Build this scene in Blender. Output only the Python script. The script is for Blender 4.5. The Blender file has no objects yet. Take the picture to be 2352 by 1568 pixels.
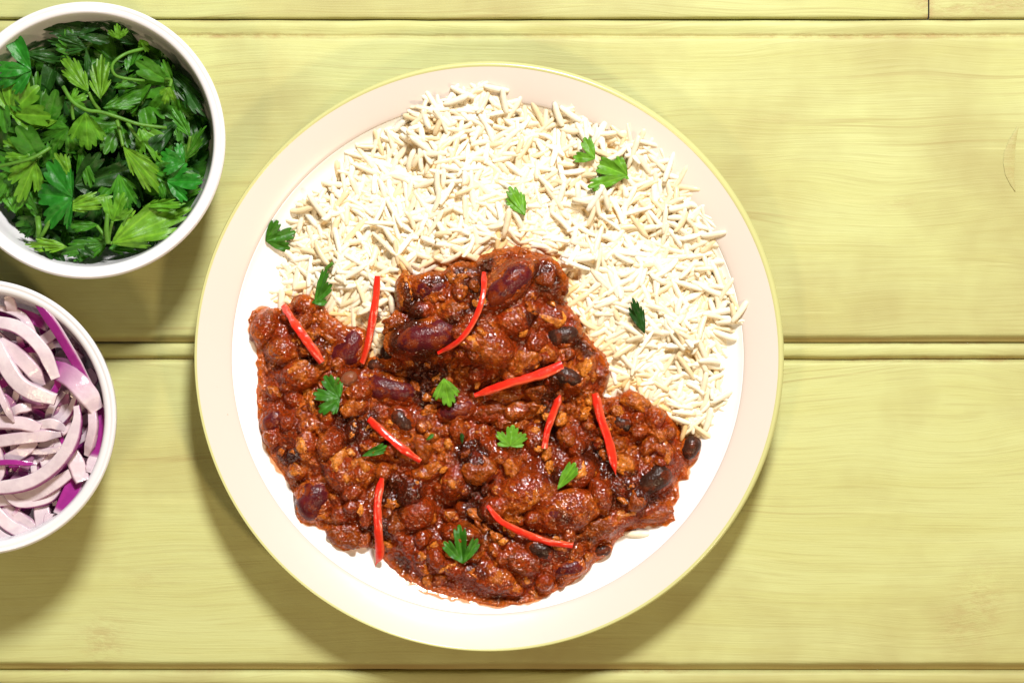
import bpy, math, random
import numpy as np
from mathutils import Vector, Matrix

random.seed(7)
rng = np.random.default_rng(7)
sc = bpy.context.scene
COL = sc.collection

# ------------------------------------------------------------------ camera, lamps, exposure
CAM_H = 1.0                        # camera height above the table top, metres
FIELD = 0.452                      # width of table seen, metres
S = FIELD / 2352.0                 # metres per reading unit of the photograph (2352 wide)

cam_d = bpy.data.cameras.new('camera')
cam = bpy.data.objects.new('camera', cam_d)
COL.objects.link(cam)
cam.location = (0, 0, CAM_H)
cam_d.sensor_width = 36.0
cam_d.lens = 36.0 * CAM_H / FIELD
cam_d.clip_start = 0.05
cam_d.clip_end = 50
sc.camera = cam

world = bpy.data.worlds.new('World')
sc.world = world
world.use_nodes = True
bgn = world.node_tree.nodes['Background']
bgn.inputs['Color'].default_value = (1.0, 0.97, 0.93, 1)
bgn.inputs['Strength'].default_value = 0.022


def lamp(name, loc, power, size, colour, target=(0, 0, 0)):
    d = bpy.data.lights.new(name, 'AREA')
    d.shape = 'DISK'
    d.size = size
    d.energy = power
    d.color = colour
    o = bpy.data.objects.new(name, d)
    COL.objects.link(o)
    o.location = loc
    o.rotation_euler = (Vector(target) - Vector(loc)).to_track_quat('-Z', 'Y').to_euler()
    return o


lamp('key_lamp', (0.15, 0.81, 0.96), 18.8, 0.23, (1.0, 0.975, 0.94))
lamp('right_fill_lamp', (0.66, -0.62, 1.02), 5.5, 0.15, (1.0, 0.76, 0.48))
lamp('left_fill_lamp', (-0.42, -0.50, 1.05), 2.3, 0.15, (1.0, 0.76, 0.48))

sc.view_settings.view_transform = 'Standard'
sc.view_settings.look = 'None'
sc.view_settings.gamma = 1.0
sc.view_settings.exposure = 0.55
sc.view_settings.use_curve_mapping = False
sc.cycles.use_denoising = True
sc.cycles.max_bounces = 8
sc.cycles.diffuse_bounces = 7
sc.cycles.caustics_reflective = False
sc.cycles.caustics_refractive = False


def P(dx, dy, z):
    """reading units of the photograph -> world point at height z"""
    k = S * (CAM_H - z) / CAM_H
    return np.array([(dx - 1176.0) * k, (784.0 - dy) * k, z])


# ------------------------------------------------------------------ noise helpers
def _hash(ix, iy, iz, seed):
    h = (ix.astype(np.int64) * 374761393 + iy.astype(np.int64) * 668265263 +
         iz.astype(np.int64) * 2147483647 + seed * 1274126177) & 0xFFFFFFFF
    h = ((h ^ (h >> 13)) * 1274126177) & 0xFFFFFFFF
    h = ((h ^ (h >> 15)) * 2246822519) & 0xFFFFFFFF
    return ((h ^ (h >> 16)) & 0xFFFFFF) / float(0xFFFFFF)


def vnoise(x, y, z=None, seed=0):
    x = np.asarray(x, float); y = np.asarray(y, float)
    z = np.zeros_like(x) if z is None else np.asarray(z, float)
    fx, fy, fz = np.floor(x), np.floor(y), np.floor(z)
    tx, ty, tz = x - fx, y - fy, z - fz
    ux, uy, uz = (t * t * t * (t * (t * 6 - 15) + 10) for t in (tx, ty, tz))
    ix, iy, iz = fx.astype(np.int64), fy.astype(np.int64), fz.astype(np.int64)
    r = 0
    for a in (0, 1):
        for b in (0, 1):
            for c in (0, 1):
                w = (ux if a else 1 - ux) * (uy if b else 1 - uy) * (uz if c else 1 - uz)
                r = r + w * _hash(ix + a, iy + b, iz + c, seed)
    return r * 2 - 1


def fbm(x, y, z=None, seed=0, octs=3):
    r = 0; a = 1.0; f = 1.0
    for o in range(octs):
        r = r + a * vnoise(np.asarray(x) * f, np.asarray(y) * f, None if z is None else np.asarray(z) * f, seed + o * 17)
        a *= 0.5; f *= 2.03
    return r


def cells(x, y, seed=0):
    """distance to the nearest jittered point, and that point's random value"""
    ix, iy = np.floor(x).astype(np.int64), np.floor(y).astype(np.int64)
    best = np.full(np.shape(x), 9.0); val = np.zeros(np.shape(x))
    for a in (-1, 0, 1):
        for b in (-1, 0, 1):
            cx, cy = ix + a, iy + b
            zz = np.zeros_like(cx)
            px = cx + _hash(cx, cy, zz, seed); py = cy + _hash(cx, cy, zz, seed + 5)
            v = _hash(cx, cy, zz, seed + 9)
            d = np.hypot(x - px, y - py) * (0.8 + 0.5 * v)
            m = d < best
            best = np.where(m, d, best); val = np.where(m, v, val)
    return best, val


def sstep(a, b, x):
    t = np.clip((x - a) / (b - a), 0, 1)
    return t * t * (3 - 2 * t)


def poly_sd(px, py, poly):
    """signed distance to a polygon, positive inside"""
    px = np.asarray(px, float); py = np.asarray(py, float)
    best = np.full(px.shape, 1e9); inside = np.zeros(px.shape, bool)
    n = len(poly)
    for i in range(n):
        x0, y0 = poly[i]; x1, y1 = poly[(i + 1) % n]
        ex, ey = x1 - x0, y1 - y0
        t = np.clip(((px - x0) * ex + (py - y0) * ey) / (ex * ex + ey * ey + 1e-18), 0, 1)
        best = np.minimum(best, (px - x0 - t * ex) ** 2 + (py - y0 - t * ey) ** 2)
        if y0 != y1:
            c = ((y0 > py) != (y1 > py)) & (px < ex * (py - y0) / (y1 - y0) + x0)
            inside ^= c
    d = np.sqrt(best)
    return np.where(inside, d, -d)


# ------------------------------------------------------------------ mesh helpers
def make_mesh(name, verts, faces, mat=None, cols=None, smooth=True):
    verts = np.asarray(verts, np.float32); faces = np.asarray(faces, np.int32)
    me = bpy.data.meshes.new(name)
    nv, (nf, k) = len(verts), faces.shape
    me.vertices.add(nv); me.vertices.foreach_set('co', verts.ravel())
    me.loops.add(nf * k); me.loops.foreach_set('vertex_index', faces.ravel())
    me.polygons.add(nf)
    me.polygons.foreach_set('loop_start', np.arange(0, nf * k, k, dtype=np.int32))
    me.polygons.foreach_set('loop_total', np.full(nf, k, np.int32))
    me.polygons.foreach_set('use_smooth', np.full(nf, smooth, bool))
    if cols is not None:
        a = me.color_attributes.new('Col', 'FLOAT_COLOR', 'POINT')
        c = np.ones((nv, 4), np.float32); c[:, :3] = np.asarray(cols)[:, :3]
        a.data.foreach_set('color', c.ravel())
    me.update(calc_edges=True)
    me.validate()
    if mat is not None:
        me.materials.append(mat)
    return me


def link(name, data, parent=None):
    o = bpy.data.objects.new(name, data)
    COL.objects.link(o)
    if parent is not None:
        o.parent = parent
    return o


def tag(o, label, cat=None, group=None, kind=None):
    o['label'] = label
    if cat: o['category'] = cat
    if group: o['group'] = group
    if kind: o['kind'] = kind
    return o


def grid_faces(nu, nv, wrap_u=False):
    """quads of a (nu, nv) vertex grid stored u-major"""
    us = np.arange(nu if wrap_u else nu - 1); vs = np.arange(nv - 1)
    U, V = np.meshgrid(us, vs, indexing='ij')
    U2 = (U + 1) % nu
    f = np.stack([U * nv + V, U2 * nv + V, U2 * nv + V + 1, U * nv + V + 1], -1)
    return f.reshape(-1, 4)


def lathe(profile, n=192, warp=None):
    pr = np.array(profile, float); m = len(pr)
    ph = np.linspace(0, 2 * math.pi, n, endpoint=False)
    R = np.repeat(pr[None, :, 0], n, 0); Z = np.repeat(pr[None, :, 1], n, 0)
    PH = np.repeat(ph[:, None], m, 1)
    if warp is not None:
        R, Z = warp(R, Z, PH)
    v = np.stack([R * np.cos(PH), R * np.sin(PH), Z], -1).reshape(-1, 3)
    return v, grid_faces(n, m, True)


def smooth_profile(pts, n=6):
    """Catmull-Rom through profile points"""
    p = np.array(pts, float); out = []
    for i in range(len(p) - 1):
        a = p[max(i - 1, 0)]; b = p[i]; c = p[i + 1]; d = p[min(i + 2, len(p) - 1)]
        for t in np.linspace(0, 1, n, endpoint=False):
            out.append(0.5 * ((2 * b) + (c - a) * t + (2 * a - 5 * b + 4 * c - d) * t ** 2 + (3 * b - a - 3 * c + d) * t ** 3))
    out.append(p[-1])
    return np.array(out)


# ------------------------------------------------------------------ materials
def new_mat(name):
    m = bpy.data.materials.new(name); m.use_nodes = True
    nt = m.node_tree
    return m, nt, nt.nodes['Principled BSDF']


def N(nt, typ, **kw):
    n = nt.nodes.new(typ)
    for k, v in kw.items():
        if k in ('operation', 'blend_type', 'data_type', 'attribute_name', 'wave_type', 'bands_direction', 'feature', 'noise_dimensions', 'vector_type'):
            setattr(n, k, v)
        else:
            n.inputs[k].default_value = v
    return n


def ramp(nt, src, stops):
    r = nt.nodes.new('ShaderNodeValToRGB')
    e = r.color_ramp.elements
    while len(e) < len(stops): e.new(0.5)
    for el, (p, c) in zip(e, stops):
        el.position = p
        el.color = (c, c, c, 1) if isinstance(c, (int, float)) else (*c, 1)
    nt.links.new(src, r.inputs['Fac'])
    return r.outputs['Color']


def mixc(nt, fac, a, b, mode='MIX'):
    m = nt.nodes.new('ShaderNodeMix'); m.data_type = 'RGBA'; m.blend_type = mode
    for s, v in ((m.inputs[0], fac), (m.inputs[6], a), (m.inputs[7], b)):
        if isinstance(v, bpy.types.NodeSocket): nt.links.new(v, s)
        elif isinstance(v, (int, float)): s.default_value = v
        else: s.default_value = (*v, 1)
    return m.outputs[2]


def math_n(nt, op, a, b=0.0, clamp=False):
    m = nt.nodes.new('ShaderNodeMath'); m.operation = op; m.use_clamp = clamp
    for s, v in ((m.inputs[0], a), (m.inputs[1], b)):
        if isinstance(v, bpy.types.NodeSocket): nt.links.new(v, s)
        else: s.default_value = v
    return m.outputs[0]


def noise_n(nt, vec, scale, detail=3.0, rough=0.55, dist=0.0):
    n = N(nt, 'ShaderNodeTexNoise', Scale=scale, Detail=detail, Roughness=rough, Distortion=dist)
    nt.links.new(vec, n.inputs['Vector'])
    return n.outputs['Fac']


def bump_n(nt, height, dist, strength=1.0, normal=None):
    b = N(nt, 'ShaderNodeBump', Strength=strength, Distance=dist)
    nt.links.new(height, b.inputs['Height'])
    if normal is not None: nt.links.new(normal, b.inputs['Normal'])
    return b.outputs['Normal']


def mapping(nt, src, scale=(1, 1, 1), loc=(0, 0, 0), rot=(0, 0, 0)):
    m = nt.nodes.new('ShaderNodeMapping')
    m.inputs['Scale'].default_value = scale; m.inputs['Location'].default_value = loc; m.inputs['Rotation'].default_value = rot
    nt.links.new(src, m.inputs['Vector'])
    return m.outputs['Vector']


def wood_material():
    m, nt, b = new_mat('painted_wood')
    L = nt.links.new
    geo = nt.nodes.new('ShaderNodeNewGeometry')
    pos = geo.outputs['Position']
    oi = nt.nodes.new('ShaderNodeObjectInfo')
    # shift the figure from plank to plank
    comb = nt.nodes.new('ShaderNodeCombineXYZ')
    L(math_n(nt, 'MULTIPLY', oi.outputs['Random'], 7.0), comb.inputs[0]); L(math_n(nt, 'MULTIPLY', oi.outputs['Random'], 3.1), comb.inputs[2])
    va = nt.nodes.new('ShaderNodeVectorMath'); va.operation = 'ADD'
    L(pos, va.inputs[0]); L(comb.outputs[0], va.inputs[1])
    v = va.outputs[0]
    # slow waviness of the grain
    warp = noise_n(nt, mapping(nt, v, (5.0, 11.0, 1)), 1.0, 2.0)
    wv = nt.nodes.new('ShaderNodeCombineXYZ')
    L(math_n(nt, 'MULTIPLY', math_n(nt, 'SUBTRACT', warp, 0.5), 0.035), wv.inputs[1])
    vb = nt.nodes.new('ShaderNodeVectorMath'); vb.operation = 'ADD'
    L(v, vb.inputs[0]); L(wv.outputs[0], vb.inputs[1]); vw = vb.outputs[0]
    broad = noise_n(nt, mapping(nt, vw, (7, 60, 1)), 1.0, 6.0, 0.68)
    fine = noise_n(nt, mapping(nt, vw, (20, 1100, 1)), 1.0, 4.0, 0.65)
    blot = noise_n(nt, v, 11.0, 4.0, 0.62)
    # growth-ring lines
    ring = noise_n(nt, mapping(nt, vw, (2.2, 150, 1)), 1.0, 2.0, 0.4)
    lines = ramp(nt, ring, [(0.615, 0.0), (0.645, 1.0), (0.655, 1.0), (0.672, 0.0)])
    c_pale, c_mid, c_tan = (0.470, 0.492, 0.218), (0.432, 0.435, 0.166), (0.335, 0.300, 0.120)
    c = mixc(nt, ramp(nt, broad, [(0.38, 0.0), (0.72, 1.0)]), c_pale, c_mid)
    c = mixc(nt, math_n(nt, 'MULTIPLY', ramp(nt, blot, [(0.40, 0.0), (0.70, 1.0)]), 0.9), c, c_tan)
    c = mixc(nt, math_n(nt, 'MULTIPLY', ramp(nt, fine, [(0.53, 0.0), (0.66, 1.0)]), 0.36), c, c_tan)
    patch = ramp(nt, noise_n(nt, mapping(nt, v, (9, 20, 1)), 1.0, 2.0), [(0.45, 0.0), (0.62, 1.0)])
    c = mixc(nt, math_n(nt, 'MULTIPLY', math_n(nt, 'MULTIPLY', lines, patch), 0.6), c, (0.33, 0.28, 0.11))
    # pale brush streaks
    streak = ramp(nt, noise_n(nt, mapping(nt, v, (17, 520, 1), (3, 1, 0)), 1.0, 3.0), [(0.62, 0.0), (0.74, 1.0)])
    c = mixc(nt, math_n(nt, 'MULTIPLY', streak, 0.45), c, (0.52, 0.53, 0.235))
    # small dark specks
    vo = N(nt, 'ShaderNodeTexVoronoi', Scale=38.0); L(v, vo.inputs['Vector'])
    speck = ramp(nt, vo.outputs['Distance'], [(0.0, 1.0), (0.022, 1.0), (0.034, 0.0)])
    sel = ramp(nt, noise_n(nt, v, 23.0, 1.0), [(0.60, 0.0), (0.62, 1.0)])
    c = mixc(nt, math_n(nt, 'MULTIPLY', math_n(nt, 'MULTIPLY', speck, sel), 0.75), c, (0.20, 0.15, 0.05))
    # worn paint (vertex colour R = stain amount on knots and edges)
    at = nt.nodes.new('ShaderNodeAttribute'); at.attribute_name = 'Col'
    sp = nt.nodes.new('ShaderNodeSeparateColor'); L(at.outputs['Color'], sp.inputs[0])
    knn = ramp(nt, noise_n(nt, mapping(nt, v, (120, 260, 1)), 1.0, 5.0, 0.7), [(0.40, 0.0), (0.62, 1.0)])
    wear = math_n(nt, 'MULTIPLY', sp.outputs[0], knn, True)
    c = mixc(nt, wear, c, (0.35, 0.26, 0.11))
    c = mixc(nt, sp.outputs[1], c, (0.28, 0.185, 0.07))  # green channel: painted groove and chamfer shade, plus the scar's brown
    L(c, b.inputs['Base Color'])
    b.inputs['Roughness'].default_value = 0.55
    b.inputs['Specular IOR Level'].default_value = 0.25
    hgt = math_n(nt, 'ADD', math_n(nt, 'MULTIPLY', fine, 0.5), math_n(nt, 'MULTIPLY', broad, 0.6))
    hgt = math_n(nt, 'SUBTRACT', hgt, math_n(nt, 'MULTIPLY', wear, 0.6))
    L(bump_n(nt, hgt, 0.0007, 0.5), b.inputs['Normal'])
    return m


def ceramic(name, colour, rough=0.16, var=0.02, speck=False):
    m, nt, b = new_mat(name)
    geo = nt.nodes.new('ShaderNodeTexCoord')
    v = geo.outputs['Object']
    n = noise_n(nt, v, 26.0, 3.0)
    c = mixc(nt, n, tuple(x * (1 - var) for x in colour), tuple(min(1, x * (1 + var)) for x in colour))
    if speck:
        vo = N(nt, 'ShaderNodeTexVoronoi', Scale=55.0); nt.links.new(v, vo.inputs['Vector'])
        s = ramp(nt, vo.outputs['Distance'], [(0.0, 1.0), (0.014, 1.0), (0.022, 0.0)])
        c = mixc(nt, math_n(nt, 'MULTIPLY', s, 0.5), c, (0.35, 0.28, 0.2))
    nt.links.new(c, b.inputs['Base Color'])
    b.inputs['Roughness'].default_value = rough
    b.inputs['Specular IOR Level'].default_value = 0.45
    nt.links.new(bump_n(nt, noise_n(nt, v, 90.0, 2.0), 0.00012, 0.4), b.inputs['Normal'])
    return m


def attr_col(nt):
    a = nt.nodes.new('ShaderNodeAttribute'); a.attribute_name = 'Col'
    return a.outputs['Color']


def sauce_material():
    m, nt, b = new_mat('chili_sauce')
    L = nt.links.new
    v = nt.nodes.new('ShaderNodeTexCoord').outputs['Object']
    c = attr_col(nt)
    f = ramp(nt, noise_n(nt, v, 900.0, 3.0, 0.6), [(0.35, 0.55), (0.7, 1.35)])
    c = mixc(nt, 1.0, c, f, 'MULTIPLY')
    red = ramp(nt, noise_n(nt, v, 150.0, 3.0), [(0.55, 0.0), (0.75, 1.0)])
    c = mixc(nt, math_n(nt, 'MULTIPLY', red, 0.5), c, (0.30, 0.020, 0.0025))
    L(c, b.inputs['Base Color'])
    L(ramp(nt, noise_n(nt, v, 260.0, 2.0), [(0.40, 0.02), (0.62, 0.22)]), b.inputs['Roughness'])
    b.inputs['Specular IOR Level'].default_value = 0.5
    h1 = noise_n(nt, v, 1050.0, 2.0, 0.5)
    h2 = noise_n(nt, v, 620.0, 1.5, 0.5)
    nrm = bump_n(nt, h2, 0.0013, 0.85)
    L(nrm, b.inputs['Normal'])
    return m


def meat_material():
    m, nt, b = new_mat('meat_chunk')
    L = nt.links.new
    tc = nt.nodes.new('ShaderNodeTexCoord')
    oi = nt.nodes.new('ShaderNodeObjectInfo')
    va = nt.nodes.new('ShaderNodeVectorMath'); va.operation = 'ADD'
    geo = nt.nodes.new('ShaderNodeNewGeometry')
    v = geo.outputs['Position']
    c = ramp(nt, oi.outputs['Random'], [(0.0, (0.16, 0.028, 0.003)), (0.25, (0.36, 0.080, 0.007)), (0.65, (0.52, 0.145, 0.013)), (1.0, (0.66, 0.220, 0.028))])
    f = ramp(nt, noise_n(nt, v, 850.0, 4.0, 0.65), [(0.35, 0.45), (0.65, 1.25)])
    c = mixc(nt, 1.0, c, f, 'MULTIPLY')
    coat = ramp(nt, noise_n(nt, v, 170.0, 3.0), [(0.40, 0.0), (0.70, 1.0)])
    c = mixc(nt, math_n(nt, 'MULTIPLY', coat, 0.85), c, (0.180, 0.0235, 0.0026))
    L(c, b.inputs['Base Color'])
    L(ramp(nt, noise_n(nt, v, 330.0, 2.0), [(0.35, 0.05), (0.7, 0.20)]), b.inputs['Roughness'])
    b.inputs['Specular IOR Level'].default_value = 0.42
    nrm = bump_n(nt, noise_n(nt, v, 640.0, 2.5, 0.55), 0.0013, 0.8)
    L(nrm, b.inputs['Normal'])
    return m


def bean_material(name, c1, c2, smear, smear_amt):
    m, nt, b = new_mat(name)
    L = nt.links.new
    v = nt.nodes.new('ShaderNodeNewGeometry').outputs['Position']
    c = mixc(nt, ramp(nt, noise_n(nt, v, 130.0, 3.0), [(0.35, 0.0), (0.7, 1.0)]), c1, c2)
    s = ramp(nt, noise_n(nt, v, 210.0, 4.0, 0.65), [(0.49, 0.0), (0.60, 1.0)])
    c = mixc(nt, math_n(nt, 'MULTIPLY', s, smear_amt), c, smear)
    L(c, b.inputs['Base Color'])
    L(ramp(nt, noise_n(nt, v, 500.0, 2.0), [(0.35, 0.16), (0.7, 0.38)]), b.inputs['Roughness'])
    b.inputs['Specular IOR Level'].default_value = 0.25
    vo = N(nt, 'ShaderNodeTexVoronoi', Scale=1500.0); L(v, vo.inputs['Vector'])
    nrm = bump_n(nt, vo.outputs['Distance'], 0.0003, 0.45)
    nrm = bump_n(nt, noise_n(nt, v, 300.0, 3.0), 0.0006, 0.35, nrm)
    L(nrm, b.inputs['Normal'])
    return m


def rice_material():
    m, nt, b = new_mat('cooked_rice')
    L = nt.links.new
    c = attr_col(nt)
    v = nt.nodes.new('ShaderNodeNewGeometry').outputs['Position']
    f = ramp(nt, noise_n(nt, v, 420.0, 2.0), [(0.3, (0.97, 0.94, 0.86)), (0.65, (1.0, 1.0, 1.0))])
    c = mixc(nt, 1.0, c, f, 'MULTIPLY')
    L(c, b.inputs['Base Color'])
    b.inputs['Roughness'].default_value = 0.34
    b.inputs['Specular IOR Level'].default_value = 0.4
    L(bump_n(nt, noise_n(nt, v, 900.0, 2.0), 0.0002, 0.35), b.inputs['Normal'])
    return m


def leaf_material():
    m, nt, b = new_mat('parsley_leaf')
    L = nt.links.new
    c = attr_col(nt)
    oi = nt.nodes.new('ShaderNodeObjectInfo')
    hs = nt.nodes.new('ShaderNodeHueSaturation')
    L(c, hs.inputs['Color'])
    L(oi.outputs['Color'], hs.inputs['Color'])
    # object colour carries each leaf's own green, vertex colour its veins
    c2 = mixc(nt, 1.0, oi.outputs['Color'], c, 'MULTIPLY')
    v = nt.nodes.new('ShaderNodeNewGeometry').outputs['Position']
    f = ramp(nt, noise_n(nt, v, 260.0, 3.0), [(0.3, 0.78), (0.7, 1.18)])
    c2 = mixc(nt, 1.0, c2, f, 'MULTIPLY')
    nt.nodes.remove(hs)
    L(c2, b.inputs['Base Color'])
    b.inputs['Roughness'].default_value = 0.42
    b.inputs['Specular IOR Level'].default_value = 0.32
    L(bump_n(nt, noise_n(nt, v, 520.0, 3.0), 0.0004, 0.5), b.inputs['Normal'])
    tr = nt.nodes.new('ShaderNodeBsdfTranslucent')
    L(mixc(nt, 1.0, c2, (1.3, 1.25, 0.6), 'MULTIPLY'), tr.inputs['Color'])
    mx = nt.nodes.new('ShaderNodeMixShader'); mx.inputs[0].default_value = 0.28
    out = nt.nodes['Material Output']
    L(b.outputs[0], mx.inputs[1]); L(tr.outputs[0], mx.inputs[2]); L(mx.outputs[0], out.inputs['Surface'])
    return m


def onion_material():
    m, nt, b = new_mat('red_onion')
    L = nt.links.new
    c = attr_col(nt)
    v = nt.nodes.new('ShaderNodeNewGeometry').outputs['Position']
    f = ramp(nt, noise_n(nt, mapping(nt, v, (1, 1, 1)), 240.0, 3.0), [(0.3, (0.90, 0.86, 0.90)), (0.65, (1.03, 1.03, 1.03))])
    c = mixc(nt, 1.0, c, f, 'MULTIPLY')
    L(c, b.inputs['Base Color'])
    b.inputs['Roughness'].default_value = 0.16
    b.inputs['Specular IOR Level'].default_value = 0.6
    nrm = bump_n(nt, noise_n(nt, v, 1100.0, 2.0), 0.00025, 0.4)
    nrm = bump_n(nt, noise_n(nt, v, 200.0, 2.0), 0.0008, 0.35, nrm)
    L(nrm, b.inputs['Normal'])
    tr = nt.nodes.new('ShaderNodeBsdfTranslucent'); L(c, tr.inputs['Color'])
    mx = nt.nodes.new('ShaderNodeMixShader'); mx.inputs[0].default_value = 0.32
    L(b.outputs[0], mx.inputs[1]); L(tr.outputs[0], mx.inputs[2]); L(mx.outputs[0], nt.nodes['Material Output'].inputs['Surface'])
    return m


def pepper_material():
    m, nt, b = new_mat('red_pepper')
    L = nt.links.new
    c = attr_col(nt)
    v = nt.nodes.new('ShaderNodeNewGeometry').outputs['Position']
    f = ramp(nt, noise_n(nt, v, 300.0, 3.0), [(0.3, 0.82), (0.7, 1.12)])
    L(mixc(nt, 1.0, c, f, 'MULTIPLY'), b.inputs['Base Color'])
    b.inputs['Roughness'].default_value = 0.22
    b.inputs['Specular IOR Level'].default_value = 0.55
    L(bump_n(nt, noise_n(nt, v, 600.0, 3.0), 0.0004, 0.5), b.inputs['Normal'])
    return m


def oil_material():
    m, nt, b = new_mat('chili_oil')
    b.inputs['Base Color'].default_value = (0.62, 0.20, 0.012, 1)
    b.inputs['Roughness'].default_value = 0.06
    at = nt.nodes.new('ShaderNodeAttribute'); at.attribute_name = 'Col'
    sp = nt.nodes.new('ShaderNodeSeparateColor'); nt.links.new(at.outputs['Color'], sp.inputs[0])
    nt.links.new(math_n(nt, 'MULTIPLY', sp.outputs[0], 0.62), b.inputs['Alpha'])
    return m


M_WOOD = wood_material()
M_WELL = ceramic('white_glaze', (0.88, 0.88, 0.87), 0.20, 0.01)
M_RIM = ceramic('cream_glaze', (0.620, 0.545, 0.490), 0.30, 0.015, True)
M_EDGE = ceramic('yellow_edge_reflection', (0.50, 0.50, 0.22), 0.22, 0.05)  # yellow bounced from the table, painted into the edge colour
M_BOWL = ceramic('white_bowl_glaze', (0.70, 0.69, 0.715), 0.14, 0.015)
M_SAUCE = sauce_material()
M_MEAT = meat_material()
M_KIDNEY = bean_material('kidney_bean_skin', (0.050, 0.005, 0.007), (0.105, 0.011, 0.014), (0.17, 0.024, 0.004), 0.92)
M_BLACK = bean_material('black_bean_skin', (0.020, 0.008, 0.005), (0.050, 0.017, 0.010), (0.16, 0.026, 0.006), 0.55)
M_PINTO = bean_material('brown_bean_skin', (0.15, 0.055, 0.026), (0.22, 0.085, 0.04), (0.20, 0.034, 0.008), 0.5)
M_RICE = rice_material()
M_LEAF = leaf_material()
M_ONION = onion_material()
M_OIL = oil_material()
M_PEPPER = pepper_material()

# ------------------------------------------------------------------ table of tongue-and-groove planks
table = link('table_top', None)
tag(table, 'pale yellow painted tongue and groove plank table top under the dishes', 'table', kind='structure')
JOINTS = [-705.0, 45.0, 788.0, 1540.0, 2290.0]      # joint lines down the photograph (reading units)
LEN = 0.62


def plank(v0, v1, chamfer, seed, gd=1.0, xr=None):
    """one board between two joint lines: bead, groove, face, chamfer"""
    y0 = (784 - v0) * S; y1 = (784 - v1) * S
    g = 0.00006
    bead = 31 * S; gw = 13 * S
    ch = chamfer * S
    # (distance below the upper joint, height)
    pr = [(g, -0.016), (g, -0.0032), (g + .0002, -0.0016), (g + .0008, -0.0007), (g + .0016, -0.0003), (bead * .55, -0.0001), (bead - .0012, -0.0004),
          (bead - .0003, -0.0007), (bead + .0002, -0.0016), (bead + gw * .32, -0.0030), (bead + gw * .5, -0.0032), (bead + gw * .72, -0.0022), (bead + gw * .92, -0.0007), (bead + gw + .0006, -0.0001)]
    a, bnd = bead + gw + .0012, (y0 - y1) - ch
    pr += [(t, 0.0) for t in np.linspace(a, bnd - .0016, 60)]
    w = ch - g
    pr += [(bnd - .0006, -0.00005), (bnd, -0.0004), (bnd + w * .35, -0.0018), (bnd + w * .75, -0.0030), (bnd + w, -0.0036), (bnd + w, -0.016)]
    pr = np.array(pr)
    gm = (pr[:, 0] > bead - .0002) & (pr[:, 0] < bead + gw + .0004)
    pr[gm, 1] *= gd
    nx = 260
    xs = np.linspace(-LEN, LEN, nx)
    if xr: xs = np.linspace(max(-LEN, xr[0]), min(LEN, xr[1]), nx)
    X = np.repeat(xs[:, None], len(pr), 1)
    D = np.repeat(pr[None, :, 0], nx, 0); Z = np.repeat(pr[None, :, 1], nx, 0).copy()
    edge = (np.abs(D - bead) < .006) | (D > bnd - .004)
    jit = fbm(X * 55, D * 40, seed=seed, octs=3) * 0.00016 + vnoise(X * 9, D * 3, seed=seed + 3) * 0.00028
    inner = (np.arange(len(pr)) > 1) & (np.arange(len(pr)) < len(pr) - 2)
    Y = y0 - D + np.where(edge, jit, jit * .4) * inner[None, :]
    Z += np.where(Z > -.01, fbm(X * 14, Y * 30, seed=seed + 8) * 0.00012, 0)
    stain = np.zeros_like(X); dark = np.zeros_like(X)
    # groove and chamfer shade painted in, paint is rubbed thin along the bead edges
    rub = sstep(.1, .6, vnoise(X * 30, D * 0, seed=seed + 21))
    stain += np.exp(-((D - bead - gw * .5) / .0012) ** 2) * (.35 + .6 * rub)
    dark += .45 * gd * np.exp(-((D - bead - gw * .35) / .0009) ** 2)
    stain += np.exp(-((D - g) / .0008) ** 2) * (.25 + .5 * rub)
    dark += np.where(D > bnd + .0002, .75, 0) * (0.75 + .25 * vnoise(X * 20, D, seed=seed + 30)) * (ch > .002)
    # knots and scars seen on the boards
    for (kx, ky, rx, ry, amt, raise_) in KNOTS:
        q = ((X - (kx - 1176) * S) / (rx * S)) ** 2 + ((Y - (784 - ky) * S) / (ry * S)) ** 2
        wq = np.exp(-q * 1.4)
        stain += amt * wq
        Z += np.where(Z > -.003, raise_ * wq * fbm(X * 420, Y * 420, seed=seed + 40), 0)
    if xr: stain += .9 * np.exp(-((X - XJ) / .0014) ** 2)
    cols = np.stack([np.clip(stain, 0, 1), np.clip(dark, 0, 1), stain * 0], -1).reshape(-1, 3)
    v = np.stack([X, Y, Z], -1).reshape(-1, 3)
    f = grid_faces(nx, len(pr))[:, ::-1]
    o = link('plank', make_mesh('plank', v, f, M_WOOD, cols), table)
    return o


KNOTS = [(235, 1475, 60, 70, .55, .00018), (330, 1330, 60, 40, .25, .0001), (2250, 1390, 60, 95, .55, .00022), (2180, 1440, 50, 60, .35, .00018), (2210, 22, 120, 22, .75, .00022),
         (2320, 8, 70, 16, .8, .0002), (2120, 10, 26, 25, .7, .0002), (1440, 520, 60, 20, .0, 0), (2060, 470, 70, 22, .25, .00008), (1790, 270, 60, 14, .22, .00005)]
XJ = (2133 - 1176) * S          # butt joint of the top board
for i in range(len(JOINTS) - 1):
    if i == 0:
        plank(JOINTS[0], JOINTS[1], 4.0, 100, 1, (-9, XJ - .0003))
        plank(JOINTS[0], JOINTS[1], 4.6, 171, 1, (XJ + .0003, 9))
        continue
    plank(JOINTS[i], JOINTS[i + 1], [4.0, 17.0, 18.0, 14.0][i], 100 + i * 13, [1, .42, 1, 1][i])

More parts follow.
